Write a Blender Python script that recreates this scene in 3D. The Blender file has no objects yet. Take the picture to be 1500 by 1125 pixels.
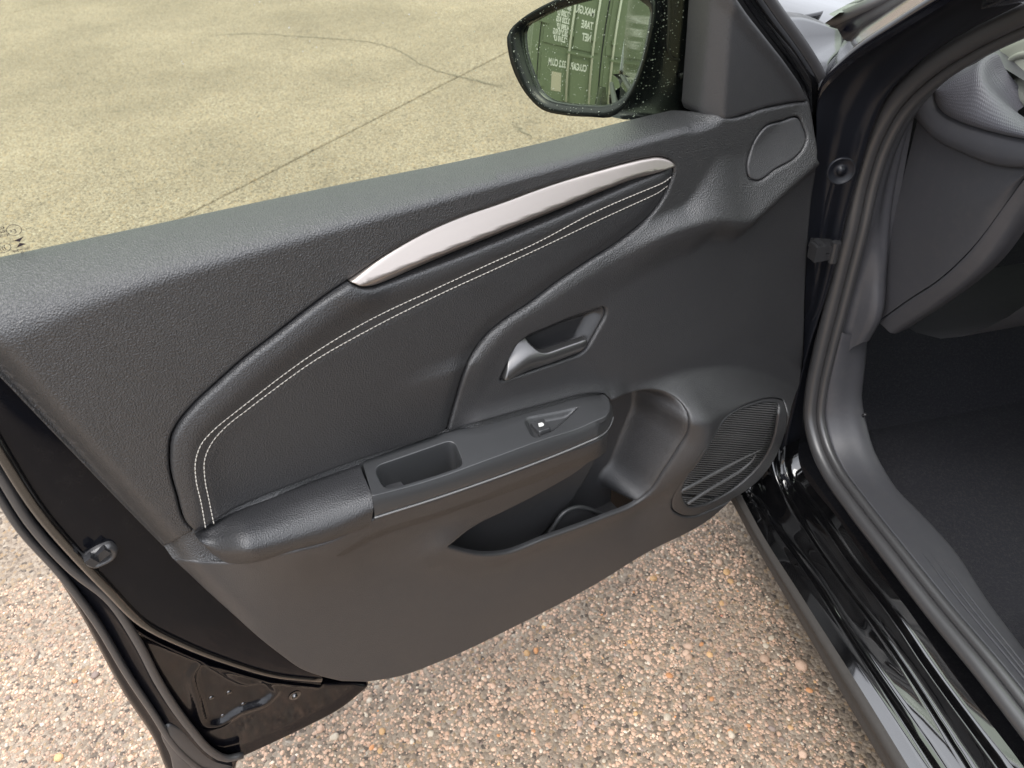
import bpy, math, random
import numpy as np
from mathutils import Vector, Matrix
from mathutils.geometry import delaunay_2d_cdt
from mathutils.kdtree import KDTree
R = math.radians
random.seed(7); rng = np.random.default_rng(7)
SC = bpy.context.scene; COL = SC.collection

# ------------------------------------------------------------------ camera
PITCH, YAW, ROLL, FPX, CAMZ = 38.0, 9.0, -4.0, 1130.0, 1.30
def _axes():
    p, a, r = R(PITCH), R(YAW), R(ROLL)
    h = np.array([math.sin(a), math.cos(a), 0]); rt = np.array([math.cos(a), -math.sin(a), 0]); zz = np.array([0, 0, 1.0])
    f = h*math.cos(p)-zz*math.sin(p); up = h*math.sin(p)+zz*math.cos(p)
    return rt*math.cos(r)+up*math.sin(r), -rt*math.sin(r)+up*math.cos(r), f
CR, CU, CF = _axes()
cam = bpy.data.cameras.new('camera'); co = bpy.data.objects.new('camera', cam); COL.objects.link(co)
M = Matrix.Identity(4)
for i in range(3):
    M[i][0], M[i][1], M[i][2] = CR[i], CU[i], -CF[i]
M[2][3] = CAMZ
co.matrix_world = M
cam.sensor_width = 36; cam.lens = FPX/1500*36; cam.clip_start = 0.05; cam.clip_end = 500
cam.dof.use_dof = True; cam.dof.focus_distance = 1.0; cam.dof.aperture_fstop = 9.0
SC.camera = co

# ------------------------------------------------------------------ light: bright overcast
SUN_EL, SUN_AZ = 64.0, 228.0            # azimuth clockwise from +Y
w = bpy.data.worlds.new('World'); SC.world = w; w.use_nodes = True
nt = w.node_tree; bg = nt.nodes['Background']
sky = nt.nodes.new('ShaderNodeTexSky'); sky.sky_type = 'NISHITA'; sky.sun_disc = False
sky.sun_elevation = R(SUN_EL); sky.sun_rotation = R(SUN_AZ); sky.air_density = 1.0; sky.dust_density = 3.0; sky.ozone_density = 1.0
hs = nt.nodes.new('ShaderNodeHueSaturation'); hs.inputs['Saturation'].default_value = 0.45   # thin white cloud
cl = nt.nodes.new('ShaderNodeTexNoise'); cl.inputs['Scale'].default_value = 2.2; cl.inputs['Detail'].default_value = 6; cl.inputs['Roughness'].default_value = 0.55
tcw = nt.nodes.new('ShaderNodeTexCoord'); nt.links.new(tcw.outputs['Generated'], cl.inputs['Vector'])
cm = nt.nodes.new('ShaderNodeMapRange'); cm.inputs[1].default_value = 0.3; cm.inputs[2].default_value = 0.7; cm.inputs[3].default_value = 0.75; cm.inputs[4].default_value = 1.25; nt.links.new(cl.outputs['Fac'], cm.inputs[0])
cc = nt.nodes.new('ShaderNodeVectorMath'); cc.operation = 'SCALE'; cc.inputs[0].default_value = (5.2, 5.35, 5.7); spz = nt.nodes.new('ShaderNodeSeparateXYZ'); nt.links.new(tcw.outputs['Generated'], spz.inputs[0])
gz = nt.nodes.new('ShaderNodeMapRange'); gz.inputs[1].default_value = 0.0; gz.inputs[2].default_value = 1.0; gz.inputs[3].default_value = 0.55; gz.inputs[4].default_value = 1.80; nt.links.new(spz.outputs[2], gz.inputs[0])   # overcast sky: zenith three times the horizon
gm = nt.nodes.new('ShaderNodeMath'); gm.operation = 'MULTIPLY'; nt.links.new(cm.outputs[0], gm.inputs[0]); nt.links.new(gz.outputs[0], gm.inputs[1]); nt.links.new(gm.outputs[0], cc.inputs['Scale'])   # even cloud cover
mxw = nt.nodes.new('ShaderNodeMix'); mxw.data_type = 'RGBA'; mxw.inputs[0].default_value = 0.8
nt.links.new(sky.outputs[0], hs.inputs['Color']); nt.links.new(hs.outputs[0], mxw.inputs['A']); nt.links.new(cc.outputs[0], mxw.inputs['B']); nt.links.new(mxw.outputs['Result'], bg.inputs[0])
bg.inputs[1].default_value = 0.15
sl = bpy.data.lights.new('sun', 'SUN'); sl.energy = 0.6; sl.angle = R(30); sl.color = (1.0, 0.95, 0.88)
so = bpy.data.objects.new('sun', sl); COL.objects.link(so)
sd = Vector((math.sin(R(SUN_AZ))*math.cos(R(SUN_EL)), math.cos(R(SUN_AZ))*math.cos(R(SUN_EL)), math.sin(R(SUN_EL))))
so.rotation_euler = sd.to_track_quat('Z', 'Y').to_euler(); so.location = sd*20
vs = SC.view_settings; vs.view_transform = 'Standard'; vs.look = 'None'; vs.exposure = 1.22; vs.gamma = 1; vs.use_curve_mapping = False
SC.render.engine = 'CYCLES'; SC.cycles.use_denoising = True
SC.cycles.max_bounces = 10; SC.cycles.transparent_max_bounces = 12; SC.cycles.glossy_bounces = 6

# ------------------------------------------------------------------ helpers: places
PHI = R(72); DD = 0.69
DU = np.array([-math.sin(PHI), -math.cos(PHI), 0]); DN = np.array([math.cos(PHI), -math.sin(PHI), 0])
def rays(px):
    px = np.atleast_2d(np.asarray(px, float))
    return CF+np.outer((px[:, 0]-750)/FPX, CR)+np.outer((562.5-px[:, 1])/FPX, CU)
CAMP = np.array([0, 0, CAMZ])
def dloc(P):      # world -> door coordinates (along door, towards cabin, up)
    return np.stack([P@DU, P@DN+DD, P[:, 2]], 1)
def dworld(L):
    L = np.atleast_2d(np.asarray(L, float))
    return np.outer(L[:, 0], DU)+np.outer(L[:, 1]-DD, DN)+np.outer(L[:, 2], [0, 0, 1.0])
def D3(px, w=0.0):
    d = rays(px); t = (np.asarray(w)-DD)/(d@DN); return dloc(CAMP+d*t[:, None])
def onx(px, X): d = rays(px); return CAMP+d*(np.asarray(X)/d[:, 0])[:, None]
def ony(px, Y): d = rays(px); return CAMP+d*(np.asarray(Y)/d[:, 1])[:, None]
def onz(px, Z): d = rays(px); return CAMP+d*((np.asarray(Z)-CAMZ)/d[:, 2])[:, None]
def cat(pts, n=12, closed=False):     # Catmull-Rom through points of any dimension
    P = np.asarray(pts, float); m = len(P)
    if closed: idx = lambda i: P[i % m]; segs = m
    else: idx = lambda i: P[i] if 0 <= i < m else (2*P[0]-P[1] if i < 0 else 2*P[-1]-P[-2]); segs = m-1
    out = []
    for i in range(segs):
        a, b, c, d = idx(i-1), idx(i), idx(i+1), idx(i+2)
        # centripetal-ish: limit tangents so uneven spacing does not overshoot
        lb = np.linalg.norm(c-b)+1e-9; la = np.linalg.norm(b-a)+1e-9; lc = np.linalg.norm(d-c)+1e-9
        t1 = ((b-a)/la*lb+(c-b)*la/lb)/(la+lb)*lb if False else ((c-b)/lb*la+(b-a)/la*lb)/(la+lb)*lb
        t2 = ((d-c)/lc*lb+(c-b)/lb*lc)/(lb+lc)*lb
        for k in range(n):
            t = k/n; t_2, t_3 = t*t, t*t*t
            out.append((2*t_3-3*t_2+1)*b+(t_3-2*t_2+t)*t1+(-2*t_3+3*t_2)*c+(t_3-t_2)*t2)
    if not closed: out.append(P[-1])
    return np.array(out)
def resample(P, n=None, step=None, closed=False):
    P = np.asarray(P, float)
    Q = np.vstack([P, P[:1]]) if closed else P
    s = np.r_[0, np.cumsum(np.linalg.norm(np.diff(Q, axis=0), axis=1))]
    if n is None: n = max(3, int(round(s[-1]/step))+(0 if closed else 1))
    t = np.linspace(0, s[-1], n+1)[:-1] if closed else np.linspace(0, s[-1], n)
    return np.stack([np.interp(t, s, Q[:, k]) for k in range(Q.shape[1])], 1)
def rounded(pts, r, n=5):      # closed polygon with its corners rounded
    P = np.asarray(pts, float); out = []; m = len(P); r = np.broadcast_to(np.asarray(r, float), (m,))
    for i in range(m):
        a, b, c = P[i-1], P[i], P[(i+1) % m]; la, lc = np.linalg.norm(a-b), np.linalg.norm(c-b)
        p, q = b+(a-b)/la*min(r[i], la*0.48), b+(c-b)/lc*min(r[i], lc*0.48)
        for k in range(n+1): t = k/n; out.append((1-t)**2*p+2*t*(1-t)*b+t*t*q)
    return np.array(out)
def sm(x): x = np.clip(x, 0, 1); return x*x*(3-2*x)
def crv(px, w):      # function z(u) of a traced line lying at offset w
    L = D3(cat(px), w); o = np.argsort(L[:, 0]); U, Z = L[o, 0], L[o, 2]
    return lambda u: np.interp(u, U, Z)

# ------------------------------------------------------------------ helpers: objects
ROOT = bpy.data.objects.new('car', None); COL.objects.link(ROOT); ROOT.location = (1.4, -0.35, 0); ROOT.empty_display_size = 0.2
ROOT['label'] = 'black hatchback parked on the concrete with its front left door wide open'; ROOT['category'] = 'car'
def build(name, V, F, mat, parent=None, smooth=True, label=None, kind=None):
    me = bpy.data.meshes.new(name)
    V = np.asarray(V, float); me.from_pydata(V.tolist(), [], [tuple(int(i) for i in f) for f in F])
    me.validate()
    if smooth: me.polygons.foreach_set('use_smooth', [True]*len(me.polygons))
    me.materials.append(mat); me.update()
    o = bpy.data.objects.new(name, me); COL.objects.link(o)
    if parent is not None:
        o.parent = parent
        if parent is ROOT: o.location = -ROOT.location
    if label: o['label'] = label
    if kind: o['kind'] = kind
    return o
class MB:
    def __init__(s): s.V = []; s.F = []
    def add(s, V, F):
        b = len(s.V); s.V += [tuple(v) for v in V]; s.F += [tuple(i+b for i in f) for f in F]; return s
    def box(s, c, h, rot=None):
        c = np.array(c, float); h = np.array(h, float)
        V = np.array([[x, y, z] for x in (-1, 1) for y in (-1, 1) for z in (-1, 1)])*h
        if rot is not None: V = V@np.array(rot).T
        return s.add(V+c, [(0, 1, 3, 2), (4, 6, 7, 5), (0, 4, 5, 1), (2, 3, 7, 6), (0, 2, 6, 4), (1, 5, 7, 3)])
    def build(s, *a, **k): return build(a[0], s.V, s.F, *a[1:], **k)
def loft_vf(lines, n=60, sub=1, flip=False, closed_u=False):
    L = np.array([resample(l, n) for l in lines])
    if sub > 1: L = np.stack([cat(L[:, i], sub) for i in range(n)], 1)
    m = len(L); V = L.reshape(-1, 3); F = []
    for j in range(m-1):
        for i in range(n-1 if not closed_u else n):
            i2 = (i+1) % n; a, b, c, d = j*n+i, j*n+i2, (j+1)*n+i2, (j+1)*n+i
            F.append((a, b, c, d) if not flip else (a, d, c, b))
    return V, F
def loft(name, lines, mat, parent, n=60, sub=1, flip=False, **k):
    V, F = loft_vf(lines, n, sub, flip); return build(name, V, F, mat, parent, **k)
def tube_vf(P, r, seg=10, sx=1.0, up=None, cap=True):
    P = np.asarray(P, float); n = len(P); r = np.broadcast_to(np.asarray(r, float), (n,))
    T = np.gradient(P, axis=0); T /= np.linalg.norm(T, axis=1)[:, None]+1e-12
    ref = np.array([0, 0, 1.0]) if up is None else np.array(up, float)
    V = []
    x = np.cross(ref, T[0]); x = x/(np.linalg.norm(x)+1e-9) if np.linalg.norm(x) > 1e-3 else np.array([1.0, 0, 0])
    for i in range(n):
        x = x-T[i]*(x@T[i]) if up is None else np.cross(ref, T[i]); x = x/(np.linalg.norm(x)+1e-9); y = np.cross(T[i], x)
        for k in range(seg):
            a = 2*math.pi*k/seg; V.append(P[i]+r[i]*(x*math.cos(a)*sx+y*math.sin(a)))
    F = [(i*seg+k, i*seg+(k+1) % seg, (i+1)*seg+(k+1) % seg, (i+1)*seg+k) for i in range(n-1) for k in range(seg)]
    if cap: F += [tuple(range(seg-1, -1, -1)), tuple((n-1)*seg+k for k in range(seg))]
    return np.array(V), F
def tube(name, P, r, mat, parent, seg=10, sx=1.0, up=None, **k):
    V, F = tube_vf(P, r, seg, sx, up); return build(name, V, F, mat, parent, **k)
def inside(Q, poly):
    x, y = Q[:, 0][:, None], Q[:, 1][:, None]; c = np.zeros(len(Q), bool)
    A, B = poly, np.roll(poly, -1, 0)
    for s in range(0, len(A), 64):
        a, b = A[s:s+64], B[s:s+64]
        cond = ((a[:, 1] > y) != (b[:, 1] > y)) & (x < (b[:, 0]-a[:, 0])*(y-a[:, 1])/(b[:, 1]-a[:, 1]+1e-15)+a[:, 0])
        c ^= (cond.sum(1) % 2 == 1)
    return c
_KD = {}
def _tree(P, closed):
    key = (P.shape, closed, float(P.sum()), float(P[0, 0]), float(P[-1, 1]))
    if key not in _KD:
        A, B = (P, np.roll(P, -1, 0)) if closed else (P[:-1], P[1:])
        k = np.maximum(1, np.ceil(np.linalg.norm(B-A, axis=1)/0.0005).astype(int)); k = np.minimum(k, 60)
        I = np.repeat(np.arange(len(A)), k); t = np.concatenate([np.arange(n)/n for n in k])
        S = A[I]+(B-A)[I]*t[:, None]
        if not closed: S = np.vstack([S, P[-1:]]); I = np.r_[I, len(A)-1]
        kd = KDTree(len(S))
        for i, p in enumerate(S.tolist()): kd.insert((p[0], p[1], 0.0), i)
        kd.balance(); _KD[key] = (kd, I)
    return _KD[key]
def _query(Q, P, closed):
    kd, I = _tree(P, closed); f = kd.find
    r = [f((x, y, 0.0)) for x, y in Q.tolist()]
    return np.array([h[2] for h in r]), I[np.array([h[1] for h in r], int)]
def near(Q, poly): return _query(Q, np.asarray(poly), True)
def patch_vf(outline, fun, holes=(), step=0.006, bstep=0.004, offs=(0.0006, 0.0016, 0.003, 0.005), roll=0.003, skirt=0.012, normal=None, hskirt=True):
    """fill a 2-D outline with a fine triangle net; fun(Q,d,i) -> 3-D points; edges rolled back and skirted along -normal"""
    rings = [resample(outline, step=bstep, closed=True)]+[resample(h, step=bstep, closed=True) for h in holes]
    pts = []; edges = []; nb = 0
    for Rg in rings:
        n = len(Rg); edges += [(nb+i, nb+(i+1) % n) for i in range(n)]; pts.append(Rg); nb += n
    allb = np.vstack(rings)
    def dist(Q): return np.min([near(Q, r)[0] for r in rings], axis=0)
    def ok(Q):
        m = inside(Q, rings[0])
        for h in rings[1:]: m &= ~inside(Q, h)
        return m
    extra = []
    for Rg in rings:
        T = np.roll(Rg, -1, 0)-np.roll(Rg, 1, 0); N = np.stack([-T[:, 1], T[:, 0]], 1); N /= np.linalg.norm(N, axis=1)[:, None]+1e-12
        for o in offs:
            for s in (1, -1):
                Q = Rg+N*o*s; Q = Q[ok(Q)]
                if len(Q): Q = Q[dist(Q) > o*0.9]
                if len(Q): extra.append(Q)
    lo, hi = rings[0].min(0), rings[0].max(0); mx = offs[-1] if len(offs) else 0
    xs = np.arange(lo[0], hi[0], step); ys = np.arange(lo[1], hi[1], step*0.87)
    G = np.array([[x+(step/2 if j % 2 else 0), y] for j, y in enumerate(ys) for x in xs])
    G = G[ok(G)]
    if len(G): G = G[dist(G) > mx+step*0.45]
    A = np.vstack([allb]+extra+[G])
    r = delaunay_2d_cdt([Vector(p) for p in A], edges, [], 0, 1e-9, False)
    Q = np.array([tuple(v) for v in r[0]]); T = np.array([f for f in r[2] if len(f) == 3])
    T = T[ok(Q[T].mean(1))]
    ds, ns = zip(*[near(Q, rg) for rg in rings]); ds = np.array(ds); k = ds.argmin(0); d = ds.min(0)
    P = fun(Q, d)
    nrm = np.array([0, 1.0, 0]) if normal is None else np.array(normal, float)
    if roll:
        x = np.clip(1-d/roll, 0, 1); P = P-nrm*(roll*(1-np.sqrt(np.maximum(0, 1-x*x))))[:, None]
    V = P.tolist(); F = T.tolist()
    a = Q[T[:, 1]]-Q[T[:, 0]]; b = Q[T[:, 2]]-Q[T[:, 0]]
    # make faces look along +normal
    f0 = P[T]; fn = np.cross(f0[:, 1]-f0[:, 0], f0[:, 2]-f0[:, 0])@nrm
    F = [t if fn[i] >= 0 else t[::-1] for i, t in enumerate(F)]
    if skirt:
        from collections import Counter
        ec = {}
        for t in F:
            for i in range(3):
                e = (t[i], t[(i+1) % 3]); ec[e] = ec.get(e, 0)+1
        bnd = [e for e in ec if (e[1], e[0]) not in ec]
        mp = {}
        for e in bnd:
            for v in e:
                if v not in mp: mp[v] = len(V); V.append((P[v]-nrm*_sk(skirt, P[v])).tolist())
        for p, q in bnd: F.append((q, p, mp[p], mp[q]))
    return np.array(V), F
def _sk(skirt, v): return skirt(v) if callable(skirt) else skirt
def patch(name, outline, fun, mat, parent, label=None, **k):
    V, F = patch_vf(outline, fun, **k); return build(name, V, F, mat, parent, label=label)
def wmap(wf): return lambda Q, d: np.stack([Q[:, 0], wf(Q), Q[:, 1]], 1)
def fitpx(px, wf, it=8, w0=0.0):      # outline in door (u,z) of a traced line lying on surface wf
    px = np.asarray(px, float); wv = np.full(len(px), w0)
    for _ in range(it):
        L = D3(px, wv); wv = 0.5*wv+0.5*wf(L[:, [0, 2]])
    return L[:, [0, 2]]

# ------------------------------------------------------------------ materials
def mat(name, col, rough=0.5, metal=0.0, spec=0.5, coat=0.0, coat_rough=0.03, bump=None, var=None, dust=None):
    m = bpy.data.materials.new(name); m.use_nodes = True; t = m.node_tree; b = t.nodes['Principled BSDF']
    b.inputs['Base Color'].default_value = (*col, 1); b.inputs['Roughness'].default_value = rough; b.inputs['Metallic'].default_value = metal
    b.inputs['Specular IOR Level'].default_value = spec; b.inputs['Coat Weight'].default_value = coat; b.inputs['Coat Roughness'].default_value = coat_rough
    tc = t.nodes.new('ShaderNodeTexCoord')
    if bump:      # (kind, scale, strength, distance)
        kind, sc_, st, di = bump
        if kind == 'leather':
            n = t.nodes.new('ShaderNodeTexVoronoi'); n.feature = 'F1'; n.inputs['Scale'].default_value = sc_; out = n.outputs['Distance']
            nz = t.nodes.new('ShaderNodeTexNoise'); nz.inputs['Scale'].default_value = sc_*1.1; nz.inputs['Detail'].default_value = 2
            mx = t.nodes.new('ShaderNodeMath'); mx.operation = 'ADD'; t.links.new(out, mx.inputs[0]); t.links.new(nz.outputs['Fac'], mx.inputs[1]); out = mx.outputs[0]
            t.links.new(tc.outputs['Object'], nz.inputs['Vector'])
        else:
            n = t.nodes.new('ShaderNodeTexNoise'); n.inputs['Scale'].default_value = sc_; n.inputs['Detail'].default_value = 3; out = n.outputs['Fac']
        t.links.new(tc.outputs['Object'], n.inputs['Vector'])
        bp = t.nodes.new('ShaderNodeBump'); bp.inputs['Strength'].default_value = st; bp.inputs['Distance'].default_value = di
        t.links.new(out, bp.inputs['Height']); t.links.new(bp.outputs[0], b.inputs['Normal'])
    if var:       # (scale, amount) uneven wear in roughness and dust in colour
        n = t.nodes.new('ShaderNodeTexNoise'); n.inputs['Scale'].default_value = var[0]; n.inputs['Detail'].default_value = 6; n.inputs['Roughness'].default_value = 0.65
        t.links.new(tc.outputs['Object'], n.inputs['Vector'])
        mr = t.nodes.new('ShaderNodeMapRange'); mr.inputs[1].default_value = 0.3; mr.inputs[2].default_value = 0.7
        mr.inputs[3].default_value = max(0.02, rough-var[1]); mr.inputs[4].default_value = rough+var[1]
        t.links.new(n.outputs['Fac'], mr.inputs[0]); t.links.new(mr.outputs[0], b.inputs['Roughness'])
    if dust:      # (scale, amount, colour) pale dust and scuffs lying on the surface
        n = t.nodes.new('ShaderNodeTexNoise'); n.inputs['Scale'].default_value = dust[0]; n.inputs['Detail'].default_value = 9; n.inputs['Roughness'].default_value = 0.75; t.links.new(tc.outputs['Object'], n.inputs['Vector'])
        mr = t.nodes.new('ShaderNodeMapRange'); mr.inputs[1].default_value = 0.48; mr.inputs[2].default_value = 0.80; mr.inputs[3].default_value = 0.0; mr.inputs[4].default_value = dust[1]; t.links.new(n.outputs['Fac'], mr.inputs[0])
        mc = t.nodes.new('ShaderNodeMix'); mc.data_type = 'RGBA'; mc.inputs['A'].default_value = (*col, 1); mc.inputs['B'].default_value = (*dust[2], 1); t.links.new(mr.outputs[0], mc.inputs[0]); t.links.new(mc.outputs['Result'], b.inputs['Base Color'])
    return m
MAT = {}
MAT['soft'] = mat('soft_plastic', (0.029, 0.029, 0.0305), 0.38, spec=1.0, bump=('leather', 620, 0.74, 0.0008), var=(9, 0.04), dust=(55, 0.06, (0.20, 0.18, 0.16)))
MAT['hard'] = mat('hard_plastic', (0.036, 0.036, 0.0385), 0.38, spec=0.95, bump=('leather', 900, 0.55, 0.0006), var=(7, 0.05), dust=(70, 0.05, (0.20, 0.18, 0.16)))
MAT['smooth'] = mat('smooth_plastic', (0.044, 0.045, 0.047), 0.36, spec=0.8, bump=('noise', 1500, 0.10, 0.0003), var=(8, 0.06))
MAT['leather'] = mat('leatherette', (0.027, 0.027, 0.0290), 0.40, spec=0.9, bump=('leather', 620, 0.6, 0.0008), var=(10, 0.04))
MAT['silver'] = mat('satin_silver', (0.52, 0.47, 0.435), 0.36, metal=0.9, bump=('noise', 2500, 0.04, 0.0002))
MAT['chrome'] = mat('dark_satin_metal', (0.19, 0.187, 0.187), 0.34, metal=0.9)
MAT['gloss'] = mat('glossy_black_plastic', (0.032, 0.032, 0.034), 0.24)
MAT['paint'] = mat('black_paint', (0.0035, 0.0035, 0.004), 0.05, spec=1.0, coat=1.0, coat_rough=0.03, var=(14, 0.02), dust=(40, 0.05, (0.16, 0.15, 0.14)))
MAT['paintdirty'] = mat('dusty_black_paint', (0.004, 0.004, 0.006), 0.10, spec=0.6, var=(22, 0.06))
MAT['inner'] = mat('inner_black_paint', (0.005, 0.0055, 0.008), 0.12, spec=0.25, var=(16, 0.04), dust=(60, 0.03, (0.16, 0.14, 0.12)))
MAT['frame'] = mat('satin_black_frame', (0.011, 0.012, 0.016), 0.30, spec=0.3)
MAT['rubber'] = mat('black_rubber', (0.052, 0.051, 0.053), 0.36, spec=0.9, bump=('noise', 900, 0.12, 0.0004))
MAT['thread'] = mat('pale_thread', (0.55, 0.52, 0.47), 0.8)
MAT['carpet'] = mat('dark_carpet', (0.035, 0.0355, 0.043), 0.95, spec=0.1, bump=('noise', 700, 1.0, 0.003), dust=(260, 0.35, (0.16, 0.15, 0.14)))
MAT['darkplastic'] = mat('dark_trim', (0.060, 0.060, 0.067), 0.43, bump=('noise', 900, 0.25, 0.0004), var=(6, 0.06), dust=(60, 0.10, (0.20, 0.18, 0.16)))
MAT['clad'] = mat('weathered_cladding', (0.045, 0.040, 0.036), 0.7, bump=('noise', 120, 0.3, 0.002), var=(20, 0.1))
MAT['white'] = mat('white_print', (0.75, 0.75, 0.72), 0.5)
# ================================================================== DOOR
DOOR_M = Matrix(((DU[0], DN[0], 0, -DD*DN[0]), (DU[1], DN[1], 0, -DD*DN[1]), (0, 0, 1, 0), (0, 0, 0, 1)))
# ---- traced lines (photo pixels)
BELT = [(-90, 400), (0, 381), (150, 349), (373, 301), (480, 278), (660, 242), (780, 216), (944, 174), (1022, 156)]
CREST = [(-90, 560), (0, 520), (200, 432), (340, 386), (480, 344), (620, 302), (780, 254), (860, 231), (956, 204), (1050, 183)]
LEFT = [(-90, 466), (0, 555), (72, 630), (126, 686), (178, 740), (240, 803), (298, 862), (340, 900), (380, 936), (412, 961), (441, 981), (471, 992), (500, 999)]
BOTTOM = [(537, 1000), (580, 993), (650, 968), (750, 921), (867, 860), (947, 811), (1040, 761), (1075, 731), (1098, 715), (1120, 693), (1138, 666), (1147, 646), (1158, 606), (1172, 562)]
RIGHT = [(1178, 520), (1180, 433), (1185, 345), (1190, 290), (1197, 245), (1199, 222), (1195, 196), (1190, 165), (1186, 149)]
TOPF = [(1186, 149), (1124, 160), (1062, 173), (1044, 165), (1027, 158)]
ARM_IN = [(240, 803), (264, 789), (285, 777), (300, 766), (328, 752), (376, 731), (460, 698), (525, 674), (580, 657), (657, 632), (694, 622), (752, 606), (812, 590), (850, 580), (874, 577), (886, 578)]
ARM_OUT = [(254, 820), (276, 822), (300, 823), (345, 824), (424, 808), (484, 792), (548, 759), (640, 730), (693, 712), (773, 683), (827, 662), (875, 643), (891, 630)]
PK_TOP = [(897, 588), (923, 577), (955, 572), (976, 576), (997, 589), (1011, 611), (1011, 629), (995, 659), (973, 693), (955, 720), (931, 739), (888, 757), (800, 789), (733, 812), (709, 813), (680, 808), (656, 801)]
PK_BEL = [(656, 801), (693, 773), (747, 745), (800, 717), (853, 683), (880, 653), (891, 632)]
RIDGE = [(1205, 216), (1150, 262), (1110, 298), (1088, 315), (1040, 316), (1000, 328), (950, 352), (900, 384), (850, 414), (800, 446), (740, 486), (700, 530)]
ARCH = [(860, 560), (890, 558), (950, 546), (1000, 533), (1040, 527), (1100, 533), (1150, 555), (1190, 590)]
INS_L = [(285, 777), (273, 766), (258, 723), (250, 694), (248, 666), (251, 639), (262, 618), (282, 594), (318, 560), (355, 527), (400, 492), (450, 453), (490, 424), (510, 411)]
SIL_UP = [(510, 411), (560, 377), (620, 343), (680, 317), (740, 296), (780, 281), (820, 267), (880, 249), (920, 238), (946, 232), (968, 230), (982, 235), (987, 241)]
SIL_LO = [(987, 241), (940, 260), (880, 286), (820, 313), (760, 338), (720, 354), (660, 378), (600, 400), (560, 414), (544, 418), (526, 417), (510, 411)]
INS_R = [(987, 241), (988, 250), (984, 266), (976, 286), (962, 308), (940, 332), (910, 356), (860, 388), (816, 418), (780, 446), (740, 473), (716, 493), (698, 516), (682, 548), (670, 586), (657, 632)]
INS_B = [(657, 632), (580, 657), (525, 674), (460, 698), (376, 731), (328, 752), (300, 766), (285, 777)]
HND = rounded([(731, 560), (853, 519), (864, 506), (889, 461), (886, 449), (832, 467), (776, 491), (757, 506)], [9, 12, 10, 8, 8, 5, 5, 8])
SPK = [(1148, 588), (1136, 585), (1104, 591), (1082, 600), (1062, 613), (1046, 635), (1024, 667), (1005, 698), (992, 718), (985, 733), (985, 745), (999, 755), (1017, 756), (1039, 748), (1073, 732), (1113, 703), (1135, 673), (1151, 628), (1153, 601)]
TWT = [(1170, 173), (1177, 187), (1182, 203), (1179, 214), (1167, 230), (1137, 248), (1108, 265), (1099, 262), (1095, 250), (1098, 227), (1110, 200), (1123, 185), (1145, 178)]
# ---- relief of the moulded panel: offset towards the cabin as a function of place on the door
BELT_C = cat(BELT); BELT_W = -0.056+0.012*np.clip(BELT_C[:, 0]/1022, 0, 1)
def _belt(): L = D3(BELT_C, BELT_W); o = np.argsort(L[:, 0]); return L[o]
_bl = _belt(); zb = lambda u: np.interp(u, _bl[:, 0], _bl[:, 2]); wb = lambda u: np.interp(u, _bl[:, 0], _bl[:, 1]); zc = crv(CREST, 0.0); zr = crv(RIDGE, 0.015); zarch = crv(ARCH, 0.003)
zin = crv(ARM_IN, 0.01); zout = crv(ARM_OUT, 0.07)
u_front = D3([(890, 600)], 0.03)[0, 0]; u_bez = D3([(668, 600)], 0.01)[0, 0]; u_sail = D3([(1062, 173)], 0)[0, 0]
u_r1 = D3([(1090, 315)], 0.015)[0, 0]; u_r2 = D3([(985, 330)], 0.015)[0, 0]
RIMP = resample(D3(cat(PK_TOP), 0.05)[:, [0, 2]], 60)[8:]
def dline(Q, L): return _query(Q, L, False)[0]
LEDGE = D3(cat(LEFT), 0.005)[:, [0, 2]]
def lroll(Q): return 0.020*np.clip(1-dline(Q, LEDGE)/0.024, 0, 1)**1.6*sm((Q[:, 1]-0.45)/0.15)
def W_up(Q):
    u, z = Q[:, 0], Q[:, 1]
    b, c = zb(u), zc(u)
    s = np.clip((z-c)/np.maximum(b-c, 4e-3), 0, 1.3)
    p = 1.15+1.0*sm((u+0.55)/0.6)
    top = wb(u)*s**p
    fr = sm((u_sail+0.045-u)/0.05); top = top*(1-fr)      # under the mirror triangle the panel stays upright
    w = top+0.045*np.clip(c-z, 0, 0.4)
    # shoulder ridge towards the hinge
    amp = 0.006+0.012*sm((u_r2+0.1-u)/0.12)+0.009*sm((u_r2-u)/0.1); amp = amp*sm((-0.18-u)/0.12)
    Lu = 0.018+0.06*sm((u_r2-0.02-u)/0.07); Lb = 0.06-0.018*sm((u_r2-0.03-u)/0.05)
    dz = z-zr(u)
    w = w+np.where(dz > 0, amp*np.clip(1-dz/Lu, 0, 1)**1.3, amp*sm(1+dz/Lb))
    # cove that flares out above the switch panel
    w = w+0.014*sm((u_bez-u)/0.03)*sm((u-u_front+0.05)/0.05)*np.clip(1-(z-zin(u))/0.035, 0, 1)**2
    return w-lroll(Q)
def W_lo(Q):
    u, z = Q[:, 0], Q[:, 1]
    w = 0.030+0.0*u
    dn = np.clip(zout(np.maximum(u, u_front))-z, 0, 1)
    left = sm((u-u_front+0.02)/0.06)
    w = w+left*0.040*(1-sm((u+0.04)/0.10))*np.exp(-(dn/0.085)**1.5)-0.012*sm((u-0.01)/0.07)*np.exp(-(dn/0.12)**2)
    w = w+0.015*np.exp(-(dline(Q, RIMP)/0.035)**2)
    w = w+0.038*sm((u_front-0.05-u)/0.10)*np.exp(-(np.clip(0.50-z, 0, 1)/0.16)**2)
    return w-lroll(Q)
_oi = fitpx(cat(ARM_IN), W_up); _oo = fitpx(cat(ARM_OUT), W_lo, w0=0.04)
def _zf(L): o = np.argsort(L[:, 0]); return lambda u: np.interp(u, L[o, 0], L[o, 1])
zi_f, zo_f = _zf(_oi), _zf(_oo)
zmid = lambda u: 0.5*(zi_f(u)+zo_f(u))
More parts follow.
